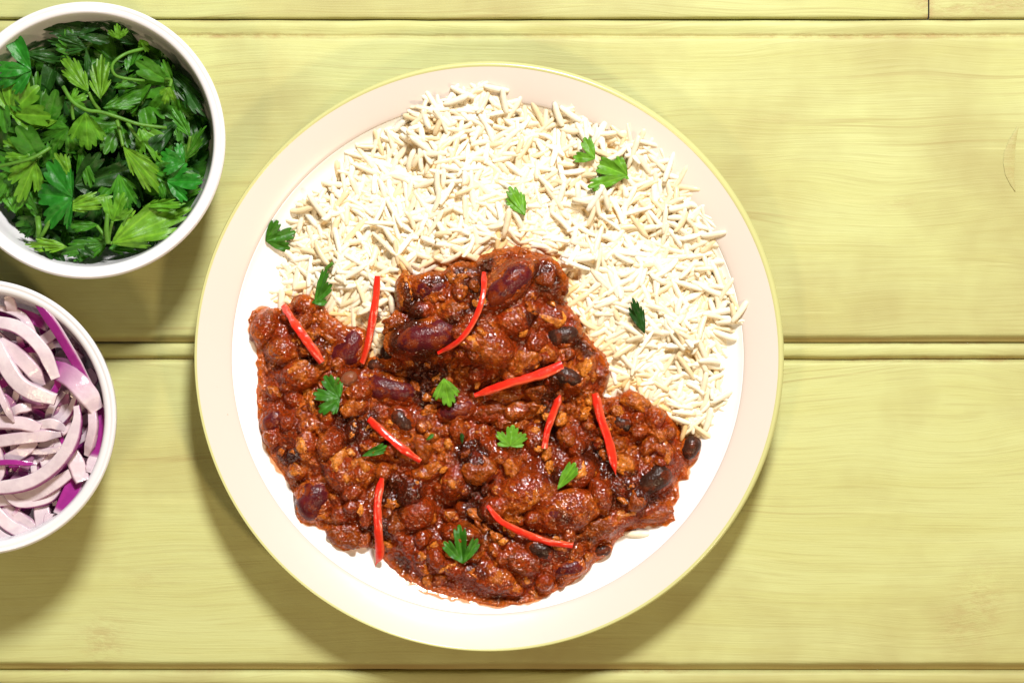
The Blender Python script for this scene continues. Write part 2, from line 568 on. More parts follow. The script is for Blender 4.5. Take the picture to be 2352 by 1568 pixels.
# crescent scar pressed into the upper board near the right edge
cp = [P(x, y, 0) for x, y in ((2336, 292), (2318, 322), (2306, 350), (2304, 376), (2309, 402), (2320, 424), (2330, 438))]
ci = [P(x, y, 0) for x, y in ((2339, 294), (2334, 322), (2331, 350), (2331, 376), (2329, 402), (2331, 424), (2332, 440))]
cv = []
for a, b_ in zip(cp, ci):
    for t in (0, .33, .67, 1):
        q = a * (1 - t) + b_ * t; q[2] = 0.0003 + .00025 * math.sin(math.pi * t)
        cv.append(q)
scar = link('knot_scar', make_mesh('knot_scar', cv, grid_faces(7, 4), None, np.tile([[.35, .10, 0]], (28, 1))), table)
scar.data.materials.append(M_WOOD)

# ------------------------------------------------------------------ plate
PZ = 0.025
pc = P(1120, 821, PZ)
PCX, PCY = pc[0], pc[1]
PR = 677 * S * (1 - PZ)             # outer radius
WR = 586 * S * (1 - .016)           # well radius
WELL = smooth_profile([(0, .0090), (.05, .0090), (.085, .0092), (.098, .0103), (WR - .004, .0150), (WR, .01905)], 8)


def plate_z(r):
    r = np.asarray(r, float)
    zz = np.interp(r, WELL[:, 0], WELL[:, 1])
    zr = .0190 + (PZ - .0190) * np.clip((r - WR) / (PR - WR), 0, 1) ** .8
    return np.where(r <= WR, zz, np.where(r <= PR, zr, -1))


plate = link('dinner_plate', None)
plate.location = (PCX, PCY, 0)
tag(plate, 'round white dinner plate with wide cream rim holding the rice and chili', 'plate')
under = smooth_profile([(WR, .0125), (.098, .0060), (.090, .0045), (.078, .0042), (.0775, .0005), (.0745, .0005), (.074, .0040), (0, .0042)], 4)
v, f = lathe(np.vstack([WELL[1:], under]), 256)
link('well', make_mesh('plate_well', v, f, M_WELL), plate)
rr = np.concatenate([[WR + .00008], np.linspace(WR + .0004, PR - .0014, 14)])
rimp = np.vstack([[(WR, .0125), (WR, .0188), (WR, .01905)], [(r, float(plate_z(r)) + (0.0002 if i == 0 else 0.0003)) for i, r in enumerate(rr)]])
under_rim = [(PR - .0016, .0222), (WR, .0125)]
rimp = np.vstack([rimp, [(PR - .00135, float(plate_z(PR - .00135)) + .0003), (PR - .0013, float(plate_z(PR - .0013)) + .00022), (PR - .0013, PZ - .0012)]])
v, f = lathe(np.vstack([rimp, under_rim]), 256)
link('rim', make_mesh('plate_rim', v, f, M_RIM), plate)


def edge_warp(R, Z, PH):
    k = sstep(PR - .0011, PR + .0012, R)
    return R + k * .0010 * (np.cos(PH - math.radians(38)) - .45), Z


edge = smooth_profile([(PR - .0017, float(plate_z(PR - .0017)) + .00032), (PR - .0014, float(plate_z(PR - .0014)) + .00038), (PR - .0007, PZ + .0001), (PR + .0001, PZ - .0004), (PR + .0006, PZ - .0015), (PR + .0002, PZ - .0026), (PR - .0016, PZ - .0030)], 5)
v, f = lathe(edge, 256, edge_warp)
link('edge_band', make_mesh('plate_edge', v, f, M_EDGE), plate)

# ------------------------------------------------------------------ height map over the plate
GS = .0005
GX0, GY0 = PCX - .135, PCY - .135
GN = 541
gx = GX0 + np.arange(GN) * GS; gy = GY0 + np.arange(GN) * GS
GXX, GYY = np.meshgrid(gx, gy, indexing='ij')
TOP = np.maximum(plate_z(np.hypot(GXX - PCX, GYY - PCY)), 0)


def bil(A, x, y):
    u = np.clip((np.asarray(x) - GX0) / GS, 0, GN - 1.001); w = np.clip((np.asarray(y) - GY0) / GS, 0, GN - 1.001)
    i = u.astype(int); j = w.astype(int); a = u - i; b = w - j
    return A[i, j] * (1 - a) * (1 - b) + A[i + 1, j] * a * (1 - b) + A[i, j + 1] * (1 - a) * b + A[i + 1, j + 1] * a * b


def blur(A, r):
    for ax in (0, 1):
        for _ in range(2):
            pad = np.concatenate([np.repeat(np.take(A, [0], ax), r + 1, ax), A, np.repeat(np.take(A, [-1], ax), r, ax)], ax)
            c = np.cumsum(pad, ax)
            n = A.shape[ax]
            A = (np.take(c, np.arange(2 * r + 1, 2 * r + 1 + n), ax) - np.take(c, np.arange(0, n), ax)) / (2 * r + 1)
    return A


def raise_top(x, y, z, rad):
    """raise the height map under a set of surface samples"""
    i = np.round((x - GX0) / GS).astype(int); j = np.round((y - GY0) / GS).astype(int)
    for a in range(-rad, rad + 1):
        for b in range(-rad, rad + 1):
            np.maximum.at(TOP, (np.clip(i + a, 0, GN - 1), np.clip(j + b, 0, GN - 1)), z)


CHILI = [(570, 735), (578, 714), (620, 706), (650, 702), (668, 690), (680, 677), (702, 674), (722, 690), (745, 702), (760, 725), (790, 745), (815, 750), (838, 757),
         (846, 785), (852, 818), (880, 822), (884, 785), (890, 742), (908, 712), (914, 682), (910, 650), (925, 628), (945, 636), (970, 628), (1020, 622), (1045, 603),
         (1090, 600), (1110, 584), (1150, 570), (1185, 566), (1215, 579), (1255, 588), (1285, 608), (1306, 640), (1300, 668), (1292, 690), (1315, 712), (1335, 735), (1340, 762),
         (1365, 790), (1390, 815), (1398, 840), (1400, 870), (1390, 895), (1388, 912), (1420, 910), (1445, 893), (1475, 905), (1500, 930), (1530, 945), (1555, 975),
         (1575, 1005), (1598, 1003), (1608, 1025), (1600, 1055), (1582, 1075), (1582, 1100), (1560, 1105), (1560, 1140), (1545, 1160), (1550, 1193), (1530, 1205),
         (1490, 1208), (1450, 1220), (1420, 1240), (1400, 1270), (1370, 1290), (1340, 1320), (1300, 1345), (1250, 1370), (1190, 1388), (1140, 1391), (1080, 1380),
         (1020, 1366), (970, 1350), (920, 1325), (882, 1290), (862, 1262), (830, 1258), (790, 1263), (765, 1247), (745, 1217), (720, 1204), (690, 1200), (680, 1170),
         (682, 1145), (660, 1110), (635, 1070), (612, 1030), (598, 990), (590, 950), (587, 910), (590, 870), (587, 830), (590, 800), (576, 770)]
CHP = np.array([P(x, y, .014)[:2] for x, y in CHILI])
RICE = [(632, 700), (642, 650), (655, 590), (668, 530), (690, 480), (735, 430), (800, 372), (880, 315), (950, 262), (985, 236), (1050, 214), (1110, 212), (1165, 214), (1195, 258), (1255, 262), (1275, 242), (1325, 272),
        (1400, 292), (1478, 322), (1540, 372), (1590, 440), (1622, 510), (1640, 590), (1668, 660), (1690, 700), (1672, 760), (1655, 830), (1662, 900), (1635, 960),
        (1610, 1005), (1560, 1030), (1500, 1060), (1400, 1010), (1250, 960), (1100, 920), (950, 900), (830, 880), (700, 800), (640, 750)]
RIP = np.array([P(x, y, .016)[:2] for x, y in RICE])

# ------------------------------------------------------------------ rice
SD_R = poly_sd(GXX, GYY, RIP)
SD_C = poly_sd(GXX, GYY, CHP)
dome = .0125 * (1 - np.exp(-(np.clip(SD_R, 0, 1) / .020) ** 1.15)) + .0016 * blur(fbm(GXX * 60, GYY * 60, seed=3), 2) * sstep(0, .02, SD_R)
CORE = np.where(SD_R > .001, TOP + np.clip(dome - .0030, 0, 1), TOP)
TOP = np.maximum(TOP, np.where(SD_R > .002, CORE, 0))


def grain_mesh_local(bend, taper, nr=8, ns=9):
    t = np.linspace(-1, 1, ns)
    t = np.sign(t) * np.abs(t) ** .75
    t[1] = -.93; t[-2] = .93
    prof = np.sqrt(np.clip(1 - np.abs(t) ** 11.0, 0, 1)) * (1 - .12 * t * t); prof[0] = prof[-1] = .36
    prof = prof * (1 + taper * t)
    a = np.linspace(0, 2 * math.pi, nr, endpoint=False)
    X = np.repeat(t[:, None], nr, 1); Y = prof[:, None] * np.cos(a)[None, :]; Z = prof[:, None] * np.sin(a)[None, :] * .86
    Y = Y + bend * (X ** 2 - .4)
    v = np.stack([X, Y, Z], -1).reshape(-1, 3)
    f = []
    for i in range(ns - 1):
        for j in range(nr):
            f.append((i * nr + j, i * nr + (j + 1) % nr, (i + 1) * nr + (j + 1) % nr, (i + 1) * nr + j))
    for j in range(0, nr - 2, 2):       # closed ends
        f.append((0, (j + 3) % nr if j + 3 < nr else 0, j + 2, j + 1) if j + 3 < nr else (0, nr - 1, j + 2, j + 1))
        o = (ns - 1) * nr
        f.append((o, o + j + 1, o + j + 2, o + (j + 3) % nr) if j + 3 < nr else (o, o + j + 1, o + j + 2, o + nr - 1))
    f = [q for q in f if len(set(q)) == 4]
    return v, np.array(f)


GRAINS = [grain_mesh_local(b, t) for b, t in ((0, 0), (.25, .08), (-.2, -.1), (.7, .05), (.12, .16), (-.55, 0.02), (.95, -.06), (0.05, -.18))]
RICE_TINTS = np.array([(.80, .735, .595), (.765, .665, .495), (.85, .81, .71), (.72, .595, .39), (.80, .715, .555), (.76, .55, .27), (.79, .64, .41)])

placed = []          # matrix, variant, tint


def drop_grain(x, y, yaw, hl, hw, variant, tint, sink=.0013, zfix=None):
    ca, sa = math.cos(yaw), math.sin(yaw)
    s = np.linspace(-.92, .92, 9)
    px, py = x + s * hl * ca, y + s * hl * sa
    h = bil(TOP, px, py)
    # lowest straight line resting on the support points
    best = None
    for i in range(0, 5):
        for j in range(4, 9):
            if j <= i: continue
            k = (h[j] - h[i]) / ((s[j] - s[i]) * hl)
            zl = h[i] + k * (s - s[i]) * hl
            if np.all(zl >= h - .0011):
                if best is None or zl[4] < best[0]:
                    best = (zl[4], k)
    z, k = best if best else (h.max(), 0)
    k = max(-.34, min(.34, k))
    zc = z + hw * .80 - sink
    pitch = math.atan(k)
    M = Matrix.Translation((x, y, zc)) @ Matrix.Rotation(yaw, 4, 'Z') @ Matrix.Rotation(-pitch, 4, 'Y') @ Matrix.Rotation(rng.uniform(-.9, .9), 4, 'X') @ Matrix.Diagonal((hl, hw, hw, 1))
    for off in (-.6, 0, .6):
        qx, qy = x + s * hl * ca * math.cos(pitch) - sa * off * hw, y + s * hl * sa * math.cos(pitch) + ca * off * hw
        raise_top(qx, qy, zc + k * s * hl * math.cos(pitch) + hw * (.72 if off == 0 else .5), 0 if off else 1)
    placed.append((M, variant, tint))


bx0, by0 = RIP.min(0); bx1, by1 = RIP.max(0)
count = 0
while count < 3600:
    x = rng.uniform(bx0 - .004, bx1 + .004); y = rng.uniform(by0, by1 + .004)
    sdr = bil(SD_R, x, y); sdc = bil(SD_C, x, y)
    if sdc > (.004 if count < 1500 else -.0012) or sdr < -.0005: continue
    if sdr < .004 and rng.random() < .45: continue
    hl = float(np.clip(rng.normal(.0059, .0011), .0028, .0076)); hw = rng.uniform(.00112, .00152)
    ti = int(rng.choice(5, p=[.30, .2, .22, .10, .18]))
    if sdc > -.0045 and rng.random() < .62: ti = 5 + int(rng.integers(2))        # grains next to the stew have soaked up its oil
    drop_grain(x, y, rng.uniform(0, math.pi), hl, hw, int(rng.integers(len(GRAINS))), RICE_TINTS[ti])
    count += 1
    if count in (900, 1500, 2300):          # lower grains settle and fill the heap up to just under its surface
        fill = np.minimum(blur(TOP, 6), blur(TOP, 2)) - .0009
        CORE = np.where((SD_R > .004), np.maximum(CORE, fill * sstep(.004, .009, SD_R) + CORE * (1 - sstep(.004, .009, SD_R))), CORE)
        TOP = np.maximum(TOP, np.where(SD_R > .004, CORE, 0))
N_HEAP = len(placed)
for dx, dy, ang in ((1140, 205, -10), (1158, 232, -80), (1062, 214, -25), (1048, 232, 20), (1700, 716, 55), (1466, 1229, 0), (1640, 538, 8), (1282, 262, -70), (1310, 262, -35), (1668, 770, -20), (1660, 912, 30), (1630, 965, 75), (640, 690, 85)):
    q = P(dx, dy, .022)
    drop_grain(q[0], q[1], math.radians(ang), .0056, .0015, 1, RICE_TINTS[0], 0)
N_STRAY = len(placed) - N_HEAP

# the 300 topmost grains that are clear of the stew become single objects, the others one mass
vis = []
for i in range(N_HEAP - 1, -1, -1):
    M = placed[i][0]
    x, y, z = M.translation
    if bil(SD_C, x, y) < .001 and z + .0022 > bil(TOP, x, y):
        vis.append(i)
single = set(); taken = []
for dmin in (.0085, .0065, .005, .0035):
    for i in vis:
        if len(single) >= 285: break
        if i in single: continue
        p_ = placed[i][0].translation
        if all((p_.x - q.x) ** 2 + (p_.y - q.y) ** 2 > dmin ** 2 for q in taken):
            single.add(i); taken.append(p_)

bv, bf, bc = [], [], []
off = 0
for i in range(N_HEAP):
    if i in single: continue
    M, va_, tint = placed[i]
    lv, lf = GRAINS[va_]
    A = np.array(M)
    w = lv @ A[:3, :3].T + A[:3, 3]
    bv.append(w); bf.append(lf + off); bc.append(np.repeat(tint[None, :], len(lv), 0)); off += len(lv)
# loose bed of rice below the grains
CORE = CORE + np.where(SD_R > .004, .0005 * fbm(GXX * 500, GYY * 500, seed=77, octs=2), 0)
FIN = np.minimum(blur(TOP, 2), blur(TOP, 5) + .0004) - .0014
wf = sstep(.003, .010, SD_R)
CORE = np.where(SD_R > .003, np.maximum(CORE, FIN * wf + CORE * (1 - wf)), CORE)
st = 2
sub = CORE[::st, ::st]; sdr = SD_R[::st, ::st]; sdc = SD_C[::st, ::st]
nx_, ny_ = sub.shape
cv_ = np.stack([GXX[::st, ::st], GYY[::st, ::st], sub - .0003], -1).reshape(-1, 3)
cf_ = grid_faces(nx_, ny_)
keep = ((sdr > .003) & (sdc < .012)).reshape(-1)[cf_].all(1)
bv.append(cv_); bf.append(cf_[keep] + off); bc.append(np.repeat(np.array([[.87, .70, .43]]), len(cv_), 0))  # amber puts the warm light between grains into the bed's colour
rice_mass = link('rice', make_mesh('rice_mass', np.vstack(bv), np.vstack(bf), M_RICE, np.vstack(bc)))
tag(rice_mass, 'heap of white long grain rice filling the upper half of the plate', 'rice', kind='stuff')

GM = {}


def grain_data(variant, ti):
    k = (variant, ti)
    if k not in GM:
        lv, lf = GRAINS[variant]
        GM[k] = make_mesh('rice_grain', lv, lf, M_RICE, np.repeat(RICE_TINTS[ti][None, :], len(lv), 0))
    return GM[k]


for i in sorted(single):
    M, va_, tint = placed[i]
    ti = int(np.argmin(np.abs(RICE_TINTS - tint).sum(1)))
    o = link('rice_grain', grain_data(va_, ti)); o.matrix_world = M
    tag(o, 'white cooked rice grain lying on top of the rice heap', 'rice grain', 'grains on top of the rice heap')
STRAY = ['rice grain lying across the cream rim at the top of the rice heap', 'rice grain pointing down just below the topmost rim grain', 'rice grain on the rim left of the topmost grain',
         'rice grain under the grain left of the topmost one', 'single rice grain tilted on the right rim beyond the heap', 'single rice grain on the bare plate below the chili at lower right',
         'rice grain lying level at the right edge of the heap', 'steep rice grain at the top edge, right of the bare notch', 'slanting rice grain at the top edge beside the steep one',
         'rice grain below the single grain on the right rim', 'rice grain low on the right edge of the heap', 'upright rice grain at the lower right tip of the heap', 'upright rice grain at the left end of the heap above the chili']
for i, lab in zip(range(N_HEAP, len(placed)), STRAY):
    M, va_, tint = placed[i]
    o = link('rice_grain', grain_data(va_, 0)); o.matrix_world = M
    tag(o, lab, 'rice grain', 'stray grains around the rice heap')

# ------------------------------------------------------------------ chili: lumps first, then the sauce that holds them
BASE = blur(np.where(SD_C > -.004, np.minimum(TOP, blur(TOP, 4) + .0006), TOP), 5)
FLOOR = plate_z(np.hypot(GXX - PCX, GYY - PCY))


def gauss(dx, dy, r):
    q = P(dx, dy, .02)
    return np.exp(-((GXX - q[0]) ** 2 + (GYY - q[1]) ** 2) / (r * S) ** 2)


ED = SD_C + .0010 * fbm(GXX * 240, GYY * 240, seed=51)
hill = .0068 + .0060 * gauss(1130, 700, 170) + .0042 * gauss(1240, 1150, 190) + .0040 * gauss(800, 1080, 170) + .003 * gauss(700, 800, 110) + .0034 * fbm(GXX * 42, GYY * 42, seed=61)
H0 = BASE + (.0011 + .0030 * sstep(.002, .006, BASE - FLOOR)) * (1 - np.exp(-np.clip(SD_C, 0, 1) / .0009)) + hill * (1 - np.exp(-(np.clip(ED, 0, 1) / .0075) ** 1.5))


def h0(x, y): return float(bil(H0, x, y))


LUMPS = []        # kind, x, y, a, b, c, angle, exposure, label


def lump(kind, dx, dy, L, W, ang=0, expo=.0012, label=None, lift=0.0, cfac=.95):
    x, y, _ = P(dx, dy, .022)
    a, b = L * S * .49, W * S * .49
    c = min(b * cfac, .0070)
    if kind in ('kidney', 'black'): expo *= .55
    z = h0(x, y) + lift - c * .25
    LUMPS.append([kind, x, y, z, a, b, c, math.radians(ang), expo, label])


lump('kidney', 1167, 656, 132, 66, 42, .0030, 'large dark red kidney bean high on the chili, slanting, topmost', .001)
lump('kidney', 986, 772, 156, 78, 12, .0030, 'large dark red kidney bean lying level under the curved pepper strip', .0012)
lump('kidney', 800, 797, 105, 76, 58, .0022, 'dark kidney bean between the two pepper strips at upper left')
lump('kidney', 896, 895, 128, 68, -10, .0026, 'dark red kidney bean left of the folded parsley piece')
lump('kidney', 624, 966, 62, 52, 50, .0018, 'small purple kidney bean at the left edge of the chili')
lump('kidney', 716, 1150, 100, 82, 60, .0026, 'round kidney bean bulging at the lower left edge of the chili')
lump('kidney', 992, 662, 96, 74, 0, .0010, 'sauce-coated kidney bean at the top left of the chili mound')
lump('kidney', 1300, 1172, 130, 90, 15, .0004, 'sauce-covered kidney bean under the triangular parsley piece')
lump('kidney', 1308, 1306, 74, 44, 10, .0014, 'brown kidney bean at the bottom right edge of the chili')
lump('kidney', 1048, 942, 84, 48, 15, .0016, 'dark kidney bean below the folded parsley piece')
lump('black', 1292, 770, 78, 52, 12, .0020, 'black bean at the right of the mound beside the rice')
lump('black', 1308, 866, 70, 46, -20, .0016, 'black bean just right of the long level pepper strip')
lump('black', 1430, 972, 52, 36, -32, .0012, 'small black bean half sunk in sauce right of two pepper strips')
lump('black', 1504, 1102, 92, 62, 36, .0028, 'shiny large black bean at the right edge of the chili')
lump('black', 1590, 1030, 58, 44, 66, .0024, 'black bean at the far right tip of the chili', .0012)
lump('black', 922, 966, 64, 44, -50, .0016, 'black bean above the slanting lower left pepper strip')
lump('black', 1240, 1262, 58, 42, -20, .0014, 'black bean under the end of the bottom pepper strip')
lump('black', 1384, 1268, 46, 30, 10, .0012, 'black bean peeping out at the lower right edge')
lump('black', 893, 802, 54, 40, 60, .0018, 'black bean at the left end of the level kidney bean')
lump('black', 862, 836, 46, 34, 10, .0014, 'black bean below the lone rice grain in the notch')
lump('pinto', 800, 872, 44, 38, 40, .0022, 'small light brown bean below the upright pepper strip')
B = [(1206, 1130, 118, 78, 15, 'big orange meat chunk above the bottom pepper strip'), (1128, 794, 92, 70, -25, 'rounded orange meat chunk in the middle of the mound'),
     (780, 1075, 66, 100, 5, 'tall brown meat chunk left of the lower parsley piece'), (828, 1082, 66, 66, 30, 'pale orange meat chunk below the dark parsley leaf'),
     (934, 668, 44, 92, 5, 'long upright meat chunk at the top left corner of the mound'), (1050, 630, 54, 56, 0, 'round meat chunk on the top edge of the mound'),
     (1256, 642, 92, 92, 20, 'large sauce-coated meat lump at the upper right of the mound'), (1262, 728, 76, 56, -20, 'knobbly meat chunk above the right black bean'),
     (1345, 842, 44, 68, 0, 'oval meat chunk at the right edge by the rice'), (700, 700, 46, 44, 0, 'round meat chunk beside the upper left parsley leaf'),
     (603, 752, 56, 80, -20, 'brown meat chunk at the far left corner of the chili'), (646, 804, 60, 52, 0, 'reddish meat chunk left of the slanting pepper strip'),
     (908, 742, 66, 50, 20, 'rough meat chunk left of the level kidney bean'), (790, 1230, 80, 56, -10, 'meat chunk at the lower left edge beside the upright pepper strip'),
     (690, 860, 90, 60, 15, 'red tomato lump at left'), (1175, 640, 70, 50, 30, None), (1050, 720, 70, 56, 0, None), (1180, 735, 76, 60, 20, None), (980, 1085, 74, 34, 25, 'long thin meat sliver in the middle bottom'),
     (1095, 1075, 80, 76, 0, 'smooth red lump in the centre of the chili'), (1040, 1105, 52, 66, -10, None), (955, 1180, 78, 66, 20, None), (905, 1215, 46, 46, 0, None), (1135, 1330, 90, 60, -15, 'meat chunk at the bottom of the chili'),
     (1200, 1290, 80, 50, -25, None), (1045, 1300, 54, 50, 0, None), (1460, 925, 66, 42, -25, 'flat orange piece at the top of the right lobe'), (1410, 1035, 70, 40, 40, None),
     (1380, 1135, 46, 74, 20, 'pointed meat sliver at right below the pepper strip'), (1430, 1190, 66, 40, 20, None), (1505, 1180, 84, 40, 5, None), (1375, 1215, 88, 46, 15, None),
     (810, 935, 60, 42, 20, None), (970, 1030, 40, 70, 10, None), (1240, 890, 66, 50, 10, None), (1160, 905, 70, 46, 0, None), (1120, 945, 80, 44, 8, None), (1200, 830, 70, 56, 30, None), (765, 760, 70, 56, -35, None)]
for dx, dy, L_, W_, an, lab in B:
    lump('meat', dx, dy, L_, W_, an, rng.uniform(.0002, .0020), lab)
tries = 0
while len(LUMPS) < 265 and tries < 30000:
    tries += 1
    dx = rng.uniform(565, 1615); dy = rng.uniform(560, 1395)
    x, y, _ = P(dx, dy, .02)
    L_ = float(np.clip(rng.lognormal(3.62, .33), 20, 72)); W_ = L_ * rng.uniform(.55, .9)
    if bil(SD_C, x, y) < L_ * S * .42: continue
    if any((x - l[1]) ** 2 + (y - l[2]) ** 2 < (.72 * (L_ * S * .5 + (l[4] + l[5]) * .5)) ** 2 for l in LUMPS): continue
    lump('meat', dx, dy, L_, W_, rng.uniform(0, 180), float(np.clip(rng.normal(.0006, .0010), -.0010, .0024)), None, rng.uniform(-.0012, .0028))

# sauce surface
HS = .00034
cx0, cy0 = CHP.min(0) - .001; cx1, cy1 = CHP.max(0) + .001
nx_, ny_ = int((cx1 - cx0) / HS) + 1, int((cy1 - cy0) / HS) + 1
HX, HY = np.meshgrid(cx0 + np.arange(nx_) * HS, cy0 + np.arange(ny_) * HS, indexing='ij')
sdn = bil(SD_C, HX, HY)
sdn = sdn + .00045 * vnoise(HX * 420, HY * 420, seed=71) * 1.2
Hh = bil(H0, HX, HY)
inner = sstep(.0012, .005, sdn)
d1, r1 = cells(HX / .0046 + .6 * fbm(HX * 200, HY * 200, seed=5), HY / .0046 + .6 * fbm(HX * 200, HY * 200, seed=6), 11)
mince = np.clip(1 - (d1 / .62) ** 2, 0, 1) * (.35 + .65 * r1)
d2, r2 = cells(HX / .0023 + .5 * fbm(HX * 420, HY * 420, seed=15), HY / .0023 + .5 * fbm(HX * 420, HY * 420, seed=16), 23)
gran = np.clip(1 - (d2 / .6) ** 2, 0, 1) * r2
patchy = sstep(-.25, .4, fbm(HX * 70, HY * 70, seed=33))
Hh = Hh + inner * (.0028 * mince * (.4 + .6 * patchy) + .0009 * gran * patchy - .0018)
own = np.zeros_like(Hh)
for kind, x, y, z, a, b, c, an, expo, lab in LUMPS:
    R = a * 1.5 + .002
    i0, i1 = max(0, int((x - R - cx0) / HS)), min(nx_, int((x + R - cx0) / HS) + 2)
    j0, j1 = max(0, int((y - R - cy0) / HS)), min(ny_, int((y + R - cy0) / HS) + 2)
    X = HX[i0:i1, j0:j1] - x; Y = HY[i0:i1, j0:j1] - y
    u = (X * math.cos(an) + Y * math.sin(an)) / (a * 1.16 + .0004); w = (-X * math.sin(an) + Y * math.cos(an)) / (b * 1.16 + .0004)
    q = u * u + w * w
    zt = z + c * np.sqrt(np.clip(1 - q, 0, 1)) * 1.06 - expo - .004 * np.clip(q - .75, 0, 1)
    zt = np.where(q < 1.35, zt, -1)
    cur = Hh[i0:i1, j0:j1]
    k = .0009
    hh = np.clip(.5 + .5 * (zt - cur) / k, 0, 1)
    Hh[i0:i1, j0:j1] = np.where(zt > 0, cur * (1 - hh) + zt * hh + k * hh * (1 - hh), cur)
Hh = Hh + inner * (.00034 * fbm(HX * 420, HY * 420, seed=81, octs=3) + .00012 * vnoise(HX * 1300, HY * 1300, seed=85))
# pooled sauce: the dips fill to a smoother level
pool = bil(blur(H0, 3), HX, HY) - .0019 + .0016 * fbm(HX * 55, HY * 55, seed=95)
kk = .0008
hp = np.clip(.5 + .5 * (pool - Hh) / kk, 0, 1)
Hh = np.where(inner > .2, Hh * (1 - hp) + pool * hp + kk * hp * (1 - hp), Hh)
pz = plate_z(np.hypot(HX - PCX, HY - PCY))
fl = np.maximum(pz, bil(BASE, HX, HY) - .0012)
Hh = np.where(sdn < 0, np.minimum(Hh, fl - .0006), np.maximum(Hh, fl + .0002))
thin = 1 - sstep(.0008, .0042, sdn)
c_sauce = np.array([.205, .0250, .0026]); c_meat = np.array([.47, .118, .010]); c_oil = np.array([.42, .085, .006]); c_dark = np.array([.040, .006, .002])
cm = np.clip(mince * 1.3 * patchy + .25 * gran * patchy, 0, 1)[..., None] * .65
cc = c_sauce * (1 - cm) + c_meat * cm
dk = (sstep(.15, .6, fbm(HX * 60, HY * 60, seed=91)) * .9)[..., None]
cc = cc * (1 - dk) + c_dark * dk
on_plate = (bil(BASE, HX, HY) - pz < .002)
cc = cc * (1 - .6 * hp[..., None]) + c_sauce * .8 * .6 * hp[..., None]
cc = cc * (1 - .75 * thin[..., None]) + c_oil * .75 * thin[..., None]
sv = np.stack([HX, HY, Hh], -1).reshape(-1, 3)
sf = grid_faces(nx_, ny_)
ok = (sdn > -.0005).reshape(-1)[sf].all(1)
sf = sf[ok]
used = np.zeros(len(sv), bool); used[sf.ravel()] = True
remap = np.cumsum(used) - 1
stew = link('chili_stew', make_mesh('chili_stew', sv[used], remap[sf], M_SAUCE, cc.reshape(-1, 3)[used]))
tag(stew, 'glossy dark red chili stew heaped over the lower half of the plate', 'stew')
# oil that has crept out of the stew over the bare plate
ext = .0016 * np.clip(fbm(HX * 90, HY * 90, seed=121) + .25, 0, 1.2) + .0002
oil_a = sstep(0, .0006, sdn + ext) * (1 - sstep(.0006, .0012, sdn)) * on_plate
ov = np.stack([HX, HY, pz + .00012 + .00025 * sstep(-.001, .0005, sdn)], -1).reshape(-1, 3)
of_ = grid_faces(nx_, ny_)
ok2 = (oil_a > .01).reshape(-1)[of_].any(1)
of_ = of_[ok2]
used2 = np.zeros(len(ov), bool); used2[of_.ravel()] = True
rm2 = np.cumsum(used2) - 1
link('oil_film', make_mesh('oil_film', ov[used2], rm2[of_], M_OIL, np.repeat(oil_a.reshape(-1, 1)[used2], 3, 1)), stew)
raise_top(sv[used][:, 0], sv[used][:, 1], sv[used][:, 2], 0)


def ico(sub):
    import bmesh
    bm = bmesh.new(); bmesh.ops.create_icosphere(bm, subdivisions=sub, radius=1)
    v = np.array([q.co[:] for q in bm.verts]); f = np.array([[w.index for w in q.verts] for q in bm.faces]); bm.free()
    return v, f


IV, IF = ico(4)
MEATS = []
for k in range(14):
    n1 = 1.25 * fbm(IV[:, 0] * 1.25 + 9 * k, IV[:, 1] * 1.25, IV[:, 2] * 1.25, seed=200 + k, octs=2)
    n2 = fbm(IV[:, 0] * 3.4, IV[:, 1] * 3.4 + 5 * k, IV[:, 2] * 3.4, seed=300 + k, octs=2)
    rid = 1 - np.abs(n2)
    n3 = fbm(IV[:, 0] * 8, IV[:, 1] * 8 + 3 * k, IV[:, 2] * 8, seed=350 + k, octs=2)
    vv = IV * (1 + .34 * n1 + .20 * rid - .12 + .05 * n3)[:, None]
    MEATS.append(make_mesh('meat_chunk', vv / np.abs(vv).max(0), IF, M_MEAT))
UV_, UF_ = ico(4)


def bean_verts(bend, dent):
    v = UV_.copy()
    v[:, 0] = np.sign(v[:, 0]) * np.abs(v[:, 0]) ** .86
    w = 1 - .10 * v[:, 0]
    v[:, 1] *= w
    v[:, 1] += bend * (v[:, 0] ** 2 - .35)
    v[:, 1] += dent * np.exp(-(v[:, 0] / .3) ** 2) * (v[:, 1] < 0) * -v[:, 1]
    return v


